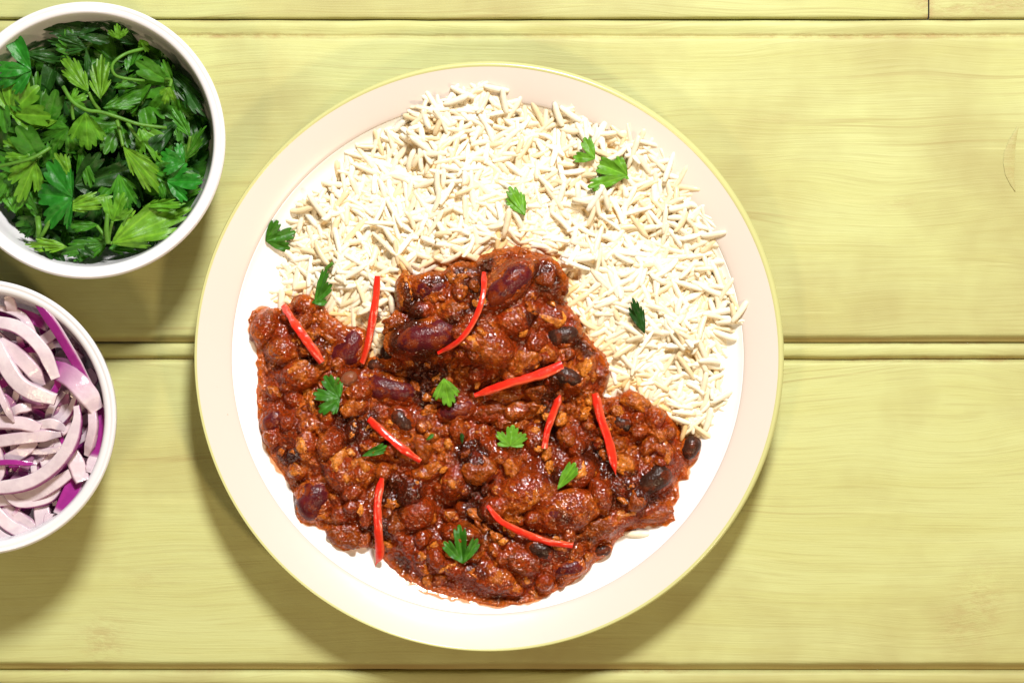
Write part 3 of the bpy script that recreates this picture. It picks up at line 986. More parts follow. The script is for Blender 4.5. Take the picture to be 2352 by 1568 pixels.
KID = [make_mesh('kidney_bean', bean_verts(b_, d_), UF_, M_KIDNEY) for b_, d_ in ((.22, .25), (.12, .2), (.3, .3))]
BLK = [make_mesh('black_bean', bean_verts(b_, d_), UF_, M_BLACK) for b_, d_ in ((.08, .12), (.12, .18))]
PIN = [make_mesh('brown_bean', bean_verts(.06, .1), UF_, M_PINTO)]
for i, (kind, x, y, z, a, b, c, an, expo, lab) in enumerate(LUMPS):
    name, pool = {'kidney': ('kidney_bean', KID), 'black': ('black_bean', BLK), 'pinto': ('brown_bean', PIN), 'meat': ('meat_chunk', MEATS)}[kind]
    o = link(name, pool[i % len(pool)])
    o.location = (x, y, z)
    tilt = (rng.uniform(-.22, .22), rng.uniform(-.16, .16)) if kind == 'meat' else (rng.uniform(-.12, .12), rng.uniform(-.1, .1))
    o.rotation_euler = (tilt[0], tilt[1], an + (math.pi if rng.random() < .5 else 0))
    k = 1.12 if kind == 'meat' else 1.0
    o.scale = (a * k, b * k, c * k)
    grp = {'kidney': 'kidney beans in the chili', 'black': 'black beans in the chili', 'pinto': None, 'meat': 'meat chunks in the chili'}[kind]
    tag(o, lab or 'small brown meat chunk half sunk in the chili sauce', {'meat': 'meat chunk'}.get(kind, 'bean'), grp)
    tt = np.linspace(0, 2 * math.pi, 20)
    for fr in (0, .35, .65, .9):
        ex, ey = a * fr * np.cos(tt), b * fr * np.sin(tt)
        raise_top(x + ex * math.cos(an) - ey * math.sin(an), y + ex * math.sin(an) + ey * math.cos(an), np.full(20, z + c * math.sqrt(1 - fr * fr)), 1)

# ------------------------------------------------------------------ helpers for ribbons (pepper, onion, stems)
def resample(pts, n):
    pts = smooth_profile3(np.array(pts, float))
    d = np.concatenate([[0], np.cumsum(np.linalg.norm(np.diff(pts, axis=0), axis=1))])
    t = np.linspace(0, d[-1], n)
    return np.stack([np.interp(t, d, pts[:, k]) for k in range(pts.shape[1])], -1)


def smooth_profile3(p, n=10):
    if len(p) < 3:
        t = np.linspace(0, 1, 8)[:, None]
        return p[0] * (1 - t) + p[-1] * t
    out = []
    for i in range(len(p) - 1):
        a = p[max(i - 1, 0)]; b = p[i]; c = p[i + 1]; d = p[min(i + 2, len(p) - 1)]
        for t in np.linspace(0, 1, n, endpoint=False):
            out.append(0.5 * ((2 * b) + (c - a) * t + (2 * a - 5 * b + 4 * c - d) * t ** 2 + (3 * b - a - 3 * c + d) * t ** 3))
    out.append(p[-1])
    return np.array(out)


def ribbon(path, width, thick, section, wprof=None, roll=None):
    """sweep a closed section (list of (u,v) in -1..1) along a 3-D path; returns verts, quads and (s, k) indices"""
    n = len(path); m = len(section)
    T = np.gradient(path, axis=0); T /= np.linalg.norm(T, axis=1)[:, None] + 1e-12
    up = np.array([0, 0, 1.0])
    Sd = np.cross(T, up); Sd /= np.linalg.norm(Sd, axis=1)[:, None] + 1e-9
    U = np.cross(Sd, T)
    if roll is not None:
        cr, sr = np.cos(roll)[:, None], np.sin(roll)[:, None]
        Sd, U = Sd * cr + U * sr, -Sd * sr + U * cr
    wp = np.ones(n) if wprof is None else wprof
    sec = np.array(section)
    V = path[:, None, :] + (Sd[:, None, :] * (sec[None, :, 0] * width / 2)[..., None] + U[:, None, :] * (sec[None, :, 1] * thick / 2)[..., None]) * wp[:, None, None]
    idx = np.arange(n * m).reshape(n, m)
    f = []
    for i in range(n - 1):
        for k in range(m):
            f.append((idx[i, k], idx[i + 1, k], idx[i + 1, (k + 1) % m], idx[i, (k + 1) % m]))
    v = V.reshape(-1, 3)
    # end caps as a centre fan of degenerate-free quads
    extra = []
    for e, flip in ((0, False), (n - 1, True)):
        c = V[e].mean(0); ci = len(v) + len(extra); extra.append(c)
        for k in range(0, m, 2):
            q = (ci, idx[e, k], idx[e, (k + 1) % m], idx[e, (k + 2) % m])
            f.append(q[::-1] if flip else q)
    return np.vstack([v, np.array(extra)]), np.array(f)


RSEC = [(-1, -.5), (-1, .45), (-.86, .80), (-.35, 1), (.35, .92), (.75, .70), (1, .25), (1, -.5), (.8, -.9), (.35, -1), (-.35, -1), (-.8, -.9)]

# ------------------------------------------------------------------ pepper strips
TOPS = blur(TOP, 3)
STRIPS = [([(652, 702), (672, 734), (698, 772), (722, 806), (740, 832)], 21, 'red pepper strip slanting over the left shoulder of the chili'),
          ([(867, 634), (864, 680), (856, 735), (845, 790), (832, 833)], 19, 'upright red pepper strip bridging rice and chili at upper left'),
          ([(1112, 626), (1110, 675), (1092, 730), (1055, 782), (1006, 811)], 15, 'curved red pepper strip beside the two big kidney beans'),
          ([(1292, 838), (1240, 860), (1170, 880), (1090, 908)], 23, 'broad level red pepper strip in the middle of the chili'),
          ([(1287, 907), (1272, 945), (1258, 985), (1250, 1028)], 18, 'short red pepper strip widening downwards, right of centre'),
          ([(1366, 903), (1380, 960), (1400, 1020), (1414, 1090)], 21, 'long red pepper strip at right tapering to a point below'),
          ([(848, 962), (886, 997), (928, 1032), (966, 1058)], 19, 'red pepper strip slanting above the dark parsley leaf at lower left'),
          ([(878, 1096), (868, 1150), (869, 1220), (872, 1270), (862, 1298)], 21, 'upright red pepper strip hanging over the lower left edge'),
          ([(1120, 1160), (1150, 1195), (1205, 1224), (1262, 1244), (1315, 1250)], 18, 'curved red pepper strip along the bottom of the chili')]
for si, (pts, wd, lab) in enumerate(STRIPS):
    zs = .026
    w3 = np.array([P(x, y, zs) for x, y in pts])
    path = resample(w3, 44)
    for it in range(2):
        h = np.maximum(bil(TOP, path[:, 0], path[:, 1]), bil(TOPS, path[:, 0], path[:, 1]))
        hull = h.copy()
        ss = np.linspace(0, 1, len(h))
        for i in range(len(h)):                         # taut upper envelope: a stiff strip bridges the gaps
            for j in range(i + 2, min(len(h), i + 24)):
                seg = h[i] + (h[j] - h[i]) * (ss[i:j + 1] - ss[i]) / (ss[j] - ss[i])
                hull[i:j + 1] = np.maximum(hull[i:j + 1], seg)
        k = np.ones(7) / 7
        hs = np.convolve(np.pad(hull, 3, 'edge'), k, 'valid')
        path[:, 2] = hs + .0010
        # keep the seen line where the photograph has it for the found height
        w3b = resample(np.array([P(x, y, float(np.interp(q, np.linspace(0, 1, len(hs)), hs))) for (x, y), q in zip(pts, np.linspace(0, 1, len(pts)))]), 44)
        path[:, :2] = w3b[:, :2]
    t = np.linspace(0, 1, 44)
    wp = 1.08 + .15 * fbm(t * 4.5, t * 0, seed=400 + si) + 0
    ends = [(.7, .75), (.85, .9), (.7, .6), (1, .55), (.35, 1), (.9, .15), (.8, .75), (.5, .05), (.6, .95)][si]
    wp = wp * (ends[0] + (1 - ends[0]) * sstep(0, .12, t)) * (ends[1] + (1 - ends[1]) * sstep(0, .16, 1 - t))
    v, f = ribbon(path, wd * S * .82, wd * S * .46, RSEC, wp, roll=.35 * np.sin(t * 4 + si))
    v[:, :2] += (fbm(v[:, 0] * 500, v[:, 1] * 500, v[:, 2] * 500, seed=420 + si) * .00012)[:, None]
    n = len(v)
    base = np.array([.68, .016, .008]); inner_c = np.array([.66, .16, .06])
    k = np.zeros(n); k[:44 * 12] = np.tile([(.9 if u[0] < -.7 else 0.) for u in RSEC], 44)
    cols = base * (1 - k[:, None] * .6) + inner_c * k[:, None] * .6
    nz_ = np.clip(.5 + .6 * fbm(v[:, 0] * 260, v[:, 1] * 260, seed=460 + si), 0, 1)[:, None]
    cols = cols * (1 - .45 * nz_) + np.array([.62, .055, .016]) * .45 * nz_
    me_ = make_mesh('pepper_strip', v, f, M_PEPPER, cols); me_.set_sharp_from_angle(angle=math.radians(42))
    o = link('pepper_strip', me_)
    tag(o, lab, 'pepper strip', 'red pepper strips on the plate')

# ------------------------------------------------------------------ parsley blades
def blade(seed, lobes, nth=161, nr=15, fold=.10, curl=.22, wav=.05, teeth=4.0, tdepth=.16):
    r_ = random.Random(seed)
    lobes = [(a_, l_, w_ * 1.12) for a_, l_, w_ in lobes]
    amax = max(abs(l[0]) + l[2] for l in lobes)
    th = np.linspace(-amax, amax, nth)
    R = np.full(nth, .10); near = np.zeros(nth); nearc = np.full(nth, 9.0)
    for (t0, L_, w) in lobes:
        d = np.abs(th - t0) / w
        r = L_ * np.clip(1 - d ** 2.6, 0, 1) ** .55
        ph = r_.uniform(-.2, .2)
        saw = np.abs(np.sin(math.pi * (teeth * .5 * (th - t0) / w + .5 + ph * d)))
        r = r * (1 - tdepth * (1 - saw ** .7) * sstep(.05, .35, d) - .05 * (1 - saw))
        up = r > R
        R = np.where(up, r, R); near = np.where(up, t0, near); nearc = np.where(up, (th - t0) / w, nearc)
    tt = np.linspace(0.02, 1, nr)
    rad = R[:, None] * tt[None, :]
    X = rad * np.sin(th)[:, None]; Y = rad * np.cos(th)[:, None]
    side = rad * np.abs(th - near)[:, None]
    Z = fold * side * 1.6 - curl * rad ** 2 + wav * rad * np.sin(5 * th + seed)[:, None] + .035 * fbm(X * 4 + seed, Y * 4, seed=seed)
    vein = np.exp(-(rad * (th - near)[:, None] / .016) ** 2) * (rad > .08)
    sidev = np.exp(-((np.abs(np.sin(9.0 * rad - 14 * np.abs(th - near)[:, None]))) / .16) ** 2) * .45
    lum = 1 + .32 * vein - .38 * sidev * (1 - vein) - .10 * (tt[None, :] ** 6)
    col = np.stack([lum * (1 + .12 * vein), lum, lum], -1)
    v = np.stack([X, Y, Z], -1).reshape(-1, 3)
    return v, grid_faces(nth, nr)[:, ::-1], col.reshape(-1, 3)


R_ = math.radians
SHAPES = {
    'fan': [(0, 1.0, R_(24)), (R_(43), .92, R_(24)), (R_(-43), .92, R_(24)), (R_(80), .6, R_(18)), (R_(-80), .6, R_(18))],
    'three': [(0, 1.0, R_(22)), (R_(40), .82, R_(22)), (R_(-40), .82, R_(22))],
    'narrow': [(0, 1.0, R_(15)), (R_(19), .80, R_(13)), (R_(-19), .80, R_(13)), (R_(34), .52, R_(10)), (R_(-34), .52, R_(10))],
    'diamond': [(0, 1.0, R_(22)), (R_(24), .78, R_(18)), (R_(-24), .78, R_(18))],
    'two': [(R_(28), 1.0, R_(24)), (R_(-28), .95, R_(24))],
    'single': [(0, 1.0, R_(22)), (R_(12), .86, R_(16))],
    'side': [(0, 1.0, R_(18)), (R_(36), .86, R_(24)), (R_(74), .55, R_(20))],
}
BLADES = {}


def blade_data(shape, variant):
    k = (shape, variant)
    if k not in BLADES:
        rr_ = random.Random(hash(shape) % 1000 if False else sum(map(ord, shape)) * 7 + variant)
        lob = [(a + rr_.uniform(-.05, .05), l * rr_.uniform(.9, 1.06), w * rr_.uniform(.9, 1.1)) for a, l, w in SHAPES[shape]]
        v, f, c = blade(900 + variant * 31 + len(shape), lob, fold=rr_.uniform(.06, .28), curl=rr_.uniform(.05, .30), wav=rr_.uniform(.03, .09))
        BLADES[k] = make_mesh('leaf_blade', v, f, M_LEAF, c)
    return BLADES[k]


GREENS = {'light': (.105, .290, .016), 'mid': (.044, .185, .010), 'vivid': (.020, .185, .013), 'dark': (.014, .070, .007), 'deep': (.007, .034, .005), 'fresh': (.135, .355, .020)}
OCT = [(math.cos(a), math.sin(a)) for a in np.linspace(0, 2 * math.pi, 8, endpoint=False)]


def stem_mesh(path, w, taper=1.0):
    n = len(path); t = np.linspace(0, 1, n)
    v, f = ribbon(path, w, w * .8, OCT, 1 - (1 - taper) * t)
    return make_mesh('stalk', v, f, M_LEAF, np.ones((len(v), 3)))


def leaf_thing(name, label, group, base, tip, wscale, shape, variant, tone, tilt=0.0, roll=0.0, stalk=None, zb=None, zt=None, cat='parsley'):
    """a leaf: Empty at its base, blade and stalk as parts. base/tip are world points"""
    root = link(name, None)
    tag(root, label, cat, group)
    root.location = base
    b = link('leaf_blade', blade_data(shape, variant), root)
    d = Vector(tip) - Vector(base); L_ = d.length
    yax = d.normalized(); xax = yax.cross(Vector((0, 0, 1))).normalized(); zax = xax.cross(yax)
    M3 = Matrix((xax, yax, zax)).transposed() @ Matrix.Rotation(roll, 3, 'Y')
    b.matrix_parent_inverse = Matrix()
    b.matrix_local = M3.to_4x4() @ Matrix.Diagonal((L_ * wscale * 1.22, L_, L_, 1))
    g = GREENS[tone]
    jj = rng.uniform(.85, 1.15)
    b.color = (g[0] * jj * rng.uniform(.9, 1.12), g[1] * jj, g[2] * jj, 1)
    if stalk is not None:
        path = resample(np.array(stalk) - np.array(base)[None, :], 14)
        so = link('stalk', stem_mesh(path, .0017, .8), root)
        so.color = (.115, .27, .028, 1)
    return root


# on the plate: conform each blade to the food under it
TOPB = blur(TOP, 7)


def plate_leaf(label, base, tip, wscale, shape, variant, tone, stalk=None, lift=.0012, curl=.5):
    tip = (base[0] + (tip[0] - base[0]) * .93, base[1] + (tip[1] - base[1]) * .93)
    b3 = P(*base, .027); t3 = P(*tip, .027)
    zb = float(bil(TOP, b3[0], b3[1])); zt = float(bil(TOP, t3[0], t3[1]))
    b3 = P(*base, zb); t3 = P(*tip, zt)
    root = link('parsley_leaf', None)
    tag(root, label, 'parsley', 'parsley pieces scattered on the plate')
    root.location = (b3[0], b3[1], zb + lift)
    d = t3[:2] - b3[:2]; L_ = float(np.hypot(*d)); yx = d / L_; xx = np.array([yx[1], -yx[0]])
    rr_ = random.Random(variant * 77 + len(label))
    lob = [(a + rr_.uniform(-.05, .05), l * rr_.uniform(.92, 1.06), w * rr_.uniform(.9, 1.1)) for a, l, w in SHAPES[shape]]
    v, f, c = blade(variant * 13 + 5, lob, fold=rr_.uniform(.1, .25), curl=0, wav=.07)
    wx = b3[0] + xx[0] * v[:, 0] * L_ * wscale + yx[0] * v[:, 1] * L_
    wy = b3[1] + xx[1] * v[:, 0] * L_ * wscale + yx[1] * v[:, 1] * L_
    h = bil(TOPB, wx, wy); hm = np.maximum(h, bil(TOPS, wx, wy) * .5 + h * .5)
    # limp leaf: follows the broad form of the food, bridging small dips
    A = np.c_[np.ones(len(v)), v[:, :2]]
    co, *_ = np.linalg.lstsq(A, hm, rcond=None)
    plane = A @ co
    z = plane * .55 + hm * .45
    pen = float(np.percentile((bil(TOP, wx, wy) - z).clip(0), 98))
    z = z + min(pen, .005) + .0005 + v[:, 2] * L_ * .9
    me = make_mesh('leaf_blade', np.stack([wx - root.location[0], wy - root.location[1], z - root.location[2]], -1), f, M_LEAF, c)
    b = link('leaf_blade', me, root)
    mod = b.modifiers.new('thickness', 'SOLIDIFY'); mod.thickness = .00022; mod.offset = 0
    g = GREENS[tone]
    b.color = (*g, 1)
    if stalk is not None:
        pts = []
        for k_, s_ in enumerate(stalk):
            q = P(*s_, zb + .002 + .002 * k_)
            pts.append(q - np.array(root.location))
        so = link('stalk', stem_mesh(resample(np.array(pts), 12), .0016), root)
        so.color = (.10, .26, .025, 1)


plate_leaf('parsley leaf at the left end of the rice on the white plate', (612, 554), (688, 530), .95, 'three', 3, 'mid')
plate_leaf('upright parsley leaf where rice meets chili at upper left', (722, 697), (752, 612), .62, 'side', 4, 'mid', [(748, 618), (764, 604)])
plate_leaf('two-winged parsley leaf, topmost on the rice at right', (1366, 366), (1318, 334), 1.1, 'two', 5, 'fresh')
plate_leaf('large parsley leaf with a long lobe on the upper right rice', (1441, 404), (1345, 428), .95, 'side', 6, 'fresh')
plate_leaf('pointed parsley leaf lying in the middle of the rice', (1206, 496), (1166, 424), .85, 'diamond', 7, 'fresh')
plate_leaf('dark narrow parsley leaf on the right of the rice', (1480, 766), (1448, 674), .50, 'diamond', 8, 'dark')
plate_leaf('parsley leaf with its stalk standing up at the left of the chili', (782, 914), (714, 900), 1.0, 'fan', 9, 'mid', [(762, 902), (770, 884), (777, 868)])
plate_leaf('broad folded parsley piece in the centre left of the chili', (1020, 868), (1032, 938), 1.15, 'diamond', 10, 'fresh')
plate_leaf('dark parsley leaf below the slanting lower left pepper strip', (833, 1046), (898, 1018), .80, 'single', 11, 'mid')
plate_leaf('tiny parsley scrap left of the middle of the chili', (979, 1010), (998, 994), .8, 'single', 12, 'mid')
plate_leaf('tiny dark parsley scrap in the middle of the chili', (1062, 1018), (1061, 990), .7, 'single', 13, 'dark')
plate_leaf('three-lobed parsley leaf just right of the centre of the chili', (1172, 1024), (1176, 972), 1.15, 'fan', 14, 'fresh')
plate_leaf('triangular cut parsley piece on the right of the chili', (1280, 1122), (1326, 1050), .95, 'single', 15, 'fresh')
plate_leaf('large lobed parsley leaf near the bottom of the chili', (1064, 1292), (1056, 1192), .85, 'three', 16, 'mid')

# ------------------------------------------------------------------ bowls
BZ = .048


def bowl(cd, label):
    c = P(cd[0], cd[1], BZ); R = cd[2] * S * (1 - BZ)
    root = link('bowl', None); root.location = (c[0], c[1], 0)
    tag(root, label, 'bowl', 'small white bowls at the left')
    out = [(R - .0022, BZ - .0003), (R - .0010, BZ + .00005), (R - .0003, BZ - .0006), (R, BZ - .0018), (R - .0006, BZ - .006), (R - .0022, BZ - .016), (R - .0065, BZ - .030), (R - .015, BZ - .041), (R - .022, .0045), (R - .0225, .0006), (R - .026, .0006), (R - .0265, .0035), (0, .0038)]
    inn = [(0, .0070), (R - .034, .0074), (R - .022, .0100), (R - .0125, .0190), (R - .0078, BZ - .016), (R - .0060, BZ - .006), (R - .0050, BZ - .0016), (R - .0036, BZ - .0004), (R - .0022, BZ - .0003)]
    v, f = lathe(smooth_profile(inn, 5), 160)
    link('inner_wall', make_mesh('bowl_inside', v, f, M_BOWL), root)
    v, f = lathe(smooth_profile(out, 5), 160)
    link('outer_wall', make_mesh('bowl_outside', v, f, M_BOWL), root)
    return c, R


PB, PBR = bowl((198.5, 322, 318.5), 'white bowl full of green parsley in the upper left corner')
OB, OBR = bowl((-51, 958, 317), 'white bowl of sliced red onion cut by the left edge')


def bowl_floor(r, R):
    return np.interp(r, [0, R - .034, R - .022, R - .0125, R - .0078, R - .006, R - .004], [.0072, .0076, .0102, .0192, BZ - .016, BZ - .006, BZ - .001])


# ------------------------------------------------------------------ parsley in the bowl (zoom units of a 1307-wide crop: 2.381 per reading unit)
def Q(zx, zy, z): return P(zx / 2.381, zy / 2.381, z)


GP = 'parsley sprigs in the upper left bowl'
# base, tip, base height, tip height, width, shape, tone, roll, stalk, label
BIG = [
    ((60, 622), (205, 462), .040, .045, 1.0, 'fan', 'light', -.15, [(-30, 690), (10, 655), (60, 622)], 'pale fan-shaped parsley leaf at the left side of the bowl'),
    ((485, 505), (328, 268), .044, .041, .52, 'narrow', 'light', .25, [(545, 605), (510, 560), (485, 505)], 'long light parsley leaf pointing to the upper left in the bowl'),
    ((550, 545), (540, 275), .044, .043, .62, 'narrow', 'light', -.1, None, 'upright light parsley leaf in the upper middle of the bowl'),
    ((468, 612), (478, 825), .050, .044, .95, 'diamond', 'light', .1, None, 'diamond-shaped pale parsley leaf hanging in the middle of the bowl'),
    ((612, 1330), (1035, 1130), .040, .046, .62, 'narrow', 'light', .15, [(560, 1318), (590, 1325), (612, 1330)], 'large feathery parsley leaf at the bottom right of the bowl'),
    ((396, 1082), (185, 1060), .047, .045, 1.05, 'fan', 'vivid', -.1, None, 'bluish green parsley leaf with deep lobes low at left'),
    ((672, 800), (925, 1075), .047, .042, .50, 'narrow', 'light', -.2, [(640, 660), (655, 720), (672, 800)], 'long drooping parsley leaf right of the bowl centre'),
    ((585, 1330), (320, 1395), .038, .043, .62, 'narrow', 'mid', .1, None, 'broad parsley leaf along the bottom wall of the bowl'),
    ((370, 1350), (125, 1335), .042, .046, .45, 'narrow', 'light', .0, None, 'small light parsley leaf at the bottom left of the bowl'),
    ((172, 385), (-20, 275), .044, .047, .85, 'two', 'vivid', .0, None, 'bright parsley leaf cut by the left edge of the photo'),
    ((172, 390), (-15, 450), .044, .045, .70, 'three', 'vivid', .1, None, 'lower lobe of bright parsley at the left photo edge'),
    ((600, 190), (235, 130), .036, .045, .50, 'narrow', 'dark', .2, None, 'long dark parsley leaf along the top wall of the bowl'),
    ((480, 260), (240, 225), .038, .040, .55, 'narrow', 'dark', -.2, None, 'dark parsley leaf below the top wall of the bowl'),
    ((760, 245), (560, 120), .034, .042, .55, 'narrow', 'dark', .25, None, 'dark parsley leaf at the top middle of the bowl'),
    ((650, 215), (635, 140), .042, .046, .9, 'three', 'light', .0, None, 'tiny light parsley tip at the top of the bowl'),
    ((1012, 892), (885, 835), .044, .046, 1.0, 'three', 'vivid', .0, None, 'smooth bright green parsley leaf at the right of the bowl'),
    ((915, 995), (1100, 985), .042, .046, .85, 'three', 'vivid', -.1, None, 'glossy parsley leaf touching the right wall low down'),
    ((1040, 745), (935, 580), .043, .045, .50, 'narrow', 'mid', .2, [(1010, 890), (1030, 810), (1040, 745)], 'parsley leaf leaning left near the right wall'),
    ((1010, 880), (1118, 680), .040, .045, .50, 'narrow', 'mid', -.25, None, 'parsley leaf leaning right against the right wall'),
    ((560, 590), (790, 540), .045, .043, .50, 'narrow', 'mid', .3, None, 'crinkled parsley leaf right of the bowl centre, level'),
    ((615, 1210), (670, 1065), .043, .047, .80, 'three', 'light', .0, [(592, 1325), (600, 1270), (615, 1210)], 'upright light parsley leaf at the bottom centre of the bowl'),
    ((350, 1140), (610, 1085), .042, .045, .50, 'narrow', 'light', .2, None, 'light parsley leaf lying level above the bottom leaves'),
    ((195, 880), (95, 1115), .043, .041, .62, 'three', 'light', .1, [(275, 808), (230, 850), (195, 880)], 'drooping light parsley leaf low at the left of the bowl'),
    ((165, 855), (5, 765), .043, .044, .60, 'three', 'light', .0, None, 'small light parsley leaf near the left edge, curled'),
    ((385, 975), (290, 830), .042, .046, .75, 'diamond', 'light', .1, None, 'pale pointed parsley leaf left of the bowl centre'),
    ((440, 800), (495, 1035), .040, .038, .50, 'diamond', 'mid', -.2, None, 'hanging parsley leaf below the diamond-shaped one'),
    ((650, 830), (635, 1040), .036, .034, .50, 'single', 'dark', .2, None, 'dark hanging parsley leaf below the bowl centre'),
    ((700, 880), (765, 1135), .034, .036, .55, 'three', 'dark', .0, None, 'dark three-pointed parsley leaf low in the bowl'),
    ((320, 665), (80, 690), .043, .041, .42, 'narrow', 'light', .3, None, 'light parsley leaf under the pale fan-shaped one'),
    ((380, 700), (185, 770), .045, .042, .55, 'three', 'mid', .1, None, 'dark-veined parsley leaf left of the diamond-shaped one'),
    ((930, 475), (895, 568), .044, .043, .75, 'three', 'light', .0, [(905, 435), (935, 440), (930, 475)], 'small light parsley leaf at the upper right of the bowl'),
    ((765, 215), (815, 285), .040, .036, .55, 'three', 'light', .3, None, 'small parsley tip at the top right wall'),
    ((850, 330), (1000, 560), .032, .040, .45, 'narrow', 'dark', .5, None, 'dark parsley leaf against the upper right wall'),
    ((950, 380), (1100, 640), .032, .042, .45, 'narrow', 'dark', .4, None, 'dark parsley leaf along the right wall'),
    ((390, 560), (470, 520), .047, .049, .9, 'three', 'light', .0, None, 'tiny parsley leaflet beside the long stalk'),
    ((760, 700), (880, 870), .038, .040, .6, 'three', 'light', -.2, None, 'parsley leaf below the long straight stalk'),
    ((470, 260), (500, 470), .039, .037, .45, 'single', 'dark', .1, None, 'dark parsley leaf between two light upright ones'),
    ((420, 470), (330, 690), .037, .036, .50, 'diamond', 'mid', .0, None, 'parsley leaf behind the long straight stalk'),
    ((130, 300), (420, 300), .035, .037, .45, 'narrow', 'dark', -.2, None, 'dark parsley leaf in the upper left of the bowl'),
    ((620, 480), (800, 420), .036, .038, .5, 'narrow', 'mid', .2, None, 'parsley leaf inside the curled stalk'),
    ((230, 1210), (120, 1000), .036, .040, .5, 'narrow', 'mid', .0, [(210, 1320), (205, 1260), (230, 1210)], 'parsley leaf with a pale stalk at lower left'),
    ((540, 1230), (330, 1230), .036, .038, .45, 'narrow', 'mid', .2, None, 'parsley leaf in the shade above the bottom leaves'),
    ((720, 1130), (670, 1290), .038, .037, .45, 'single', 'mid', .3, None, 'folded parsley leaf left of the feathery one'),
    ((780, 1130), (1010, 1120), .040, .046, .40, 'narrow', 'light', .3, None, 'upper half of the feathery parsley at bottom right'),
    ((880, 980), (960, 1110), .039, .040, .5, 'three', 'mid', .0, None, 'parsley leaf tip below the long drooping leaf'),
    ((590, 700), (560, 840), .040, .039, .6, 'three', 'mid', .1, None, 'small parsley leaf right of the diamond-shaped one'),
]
for i, (b_, t_, zb, zt, ws, shp, tone, roll, stk, lab) in enumerate(BIG):
    st_ = None
    if stk: st_ = [Q(x, y, zb - .004 + .004 * k / (len(stk) - 1)) for k, (x, y) in enumerate(stk)]
    leaf_thing('parsley_leaf', lab, GP, Q(*b_, zb), Q(*t_, zt), ws, shp, i % 5, tone, roll=roll, stalk=st_)
STEMS = [([(345, 475, .046), (400, 560, .049), (480, 605, .050), (545, 612, .050), (640, 640, .050), (760, 680, .048), (912, 700, .045)], .0018, 'long straight parsley stalk crossing the middle of the bowl'),
         ([(785, 268, .040), (700, 290, .044), (640, 325, .046), (612, 365, .046), (630, 412, .045), (700, 432, .043), (792, 442, .040)], .0015, 'curled loop of parsley stalk in the upper right'),
         ([(275, 808, .044), (190, 858, .046), (110, 885, .046), (-30, 915, .044)], .0017, 'parsley stalk running to the left photo edge'),
         ([(592, 1330, .044), (582, 1260, .046), (588, 1170, .046)], .0024, 'short upright parsley stalk at the bottom centre'),
         ([(205, 1190, .040), (212, 1250, .043), (208, 1318, .041)], .0028, 'pale thick parsley stalk at lower left'),
         ([(275, 1205, .044), (245, 1260, .044), (215, 1312, .042)], .0020, 'parsley stalk joining the pale thick one'),
         ([(695, 670, .045), (735, 730, .044), (770, 775, .042)], .0018, 'thin parsley stalk below the long straight one'),
         ([(400, 560, .048), (395, 610, .047), (402, 655, .046)], .0018, 'thin stalk hanging left of the diamond-shaped leaf'),
         ([(530, 1235, .042), (560, 1275, .043), (590, 1325, .042)], .0015, 'thin parsley stalk left of the short upright one'),
         ([(725, 1140, .043), (685, 1200, .043), (668, 1275, .041)], .0014, 'thin parsley stalk beside the folded leaf')]
for pts, w, lab in STEMS:
    path = resample(np.array([Q(*p) for p in pts]), 26)
    o0 = path[0].copy()
    o = link('parsley_stalk', stem_mesh(path - o0, w, .8)); o.location = o0
    o.color = (.105, .275, .028, 1)
    tag(o, lab, 'parsley', GP)
shn = list(SHAPES)
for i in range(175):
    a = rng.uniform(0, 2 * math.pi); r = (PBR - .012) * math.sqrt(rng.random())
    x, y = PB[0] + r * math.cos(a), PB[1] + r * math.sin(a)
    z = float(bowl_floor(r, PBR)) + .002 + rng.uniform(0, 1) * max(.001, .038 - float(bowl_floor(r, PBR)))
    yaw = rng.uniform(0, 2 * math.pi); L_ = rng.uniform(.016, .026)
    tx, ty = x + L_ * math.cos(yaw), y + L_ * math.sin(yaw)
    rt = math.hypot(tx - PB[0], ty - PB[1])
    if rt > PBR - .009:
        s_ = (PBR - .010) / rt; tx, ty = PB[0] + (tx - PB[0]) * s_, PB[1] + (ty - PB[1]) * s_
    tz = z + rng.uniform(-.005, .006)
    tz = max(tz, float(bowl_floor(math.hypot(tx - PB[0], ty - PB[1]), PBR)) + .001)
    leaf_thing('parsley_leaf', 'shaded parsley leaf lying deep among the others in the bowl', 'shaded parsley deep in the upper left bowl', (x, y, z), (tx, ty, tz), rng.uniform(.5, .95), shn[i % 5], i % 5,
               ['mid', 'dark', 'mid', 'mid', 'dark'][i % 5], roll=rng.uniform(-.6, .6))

# ------------------------------------------------------------------ red onion slices
GO = 'sliced red onion in the left bowl'
C_W = np.array([.84, .745, .775]); C_P = np.array([.50, .25, .38]); C_M = np.array([.33, .028, .24]); C_D = np.array([.30, .02, .19])


OSEC = [(-1, -.9), (-1, .60), (-.91, .97), (-.78, 1), (.78, 1), (.91, .97), (1, .60), (1, -.9), (.86, -1), (.3, -1), (-.3, -1), (-.86, -1)]


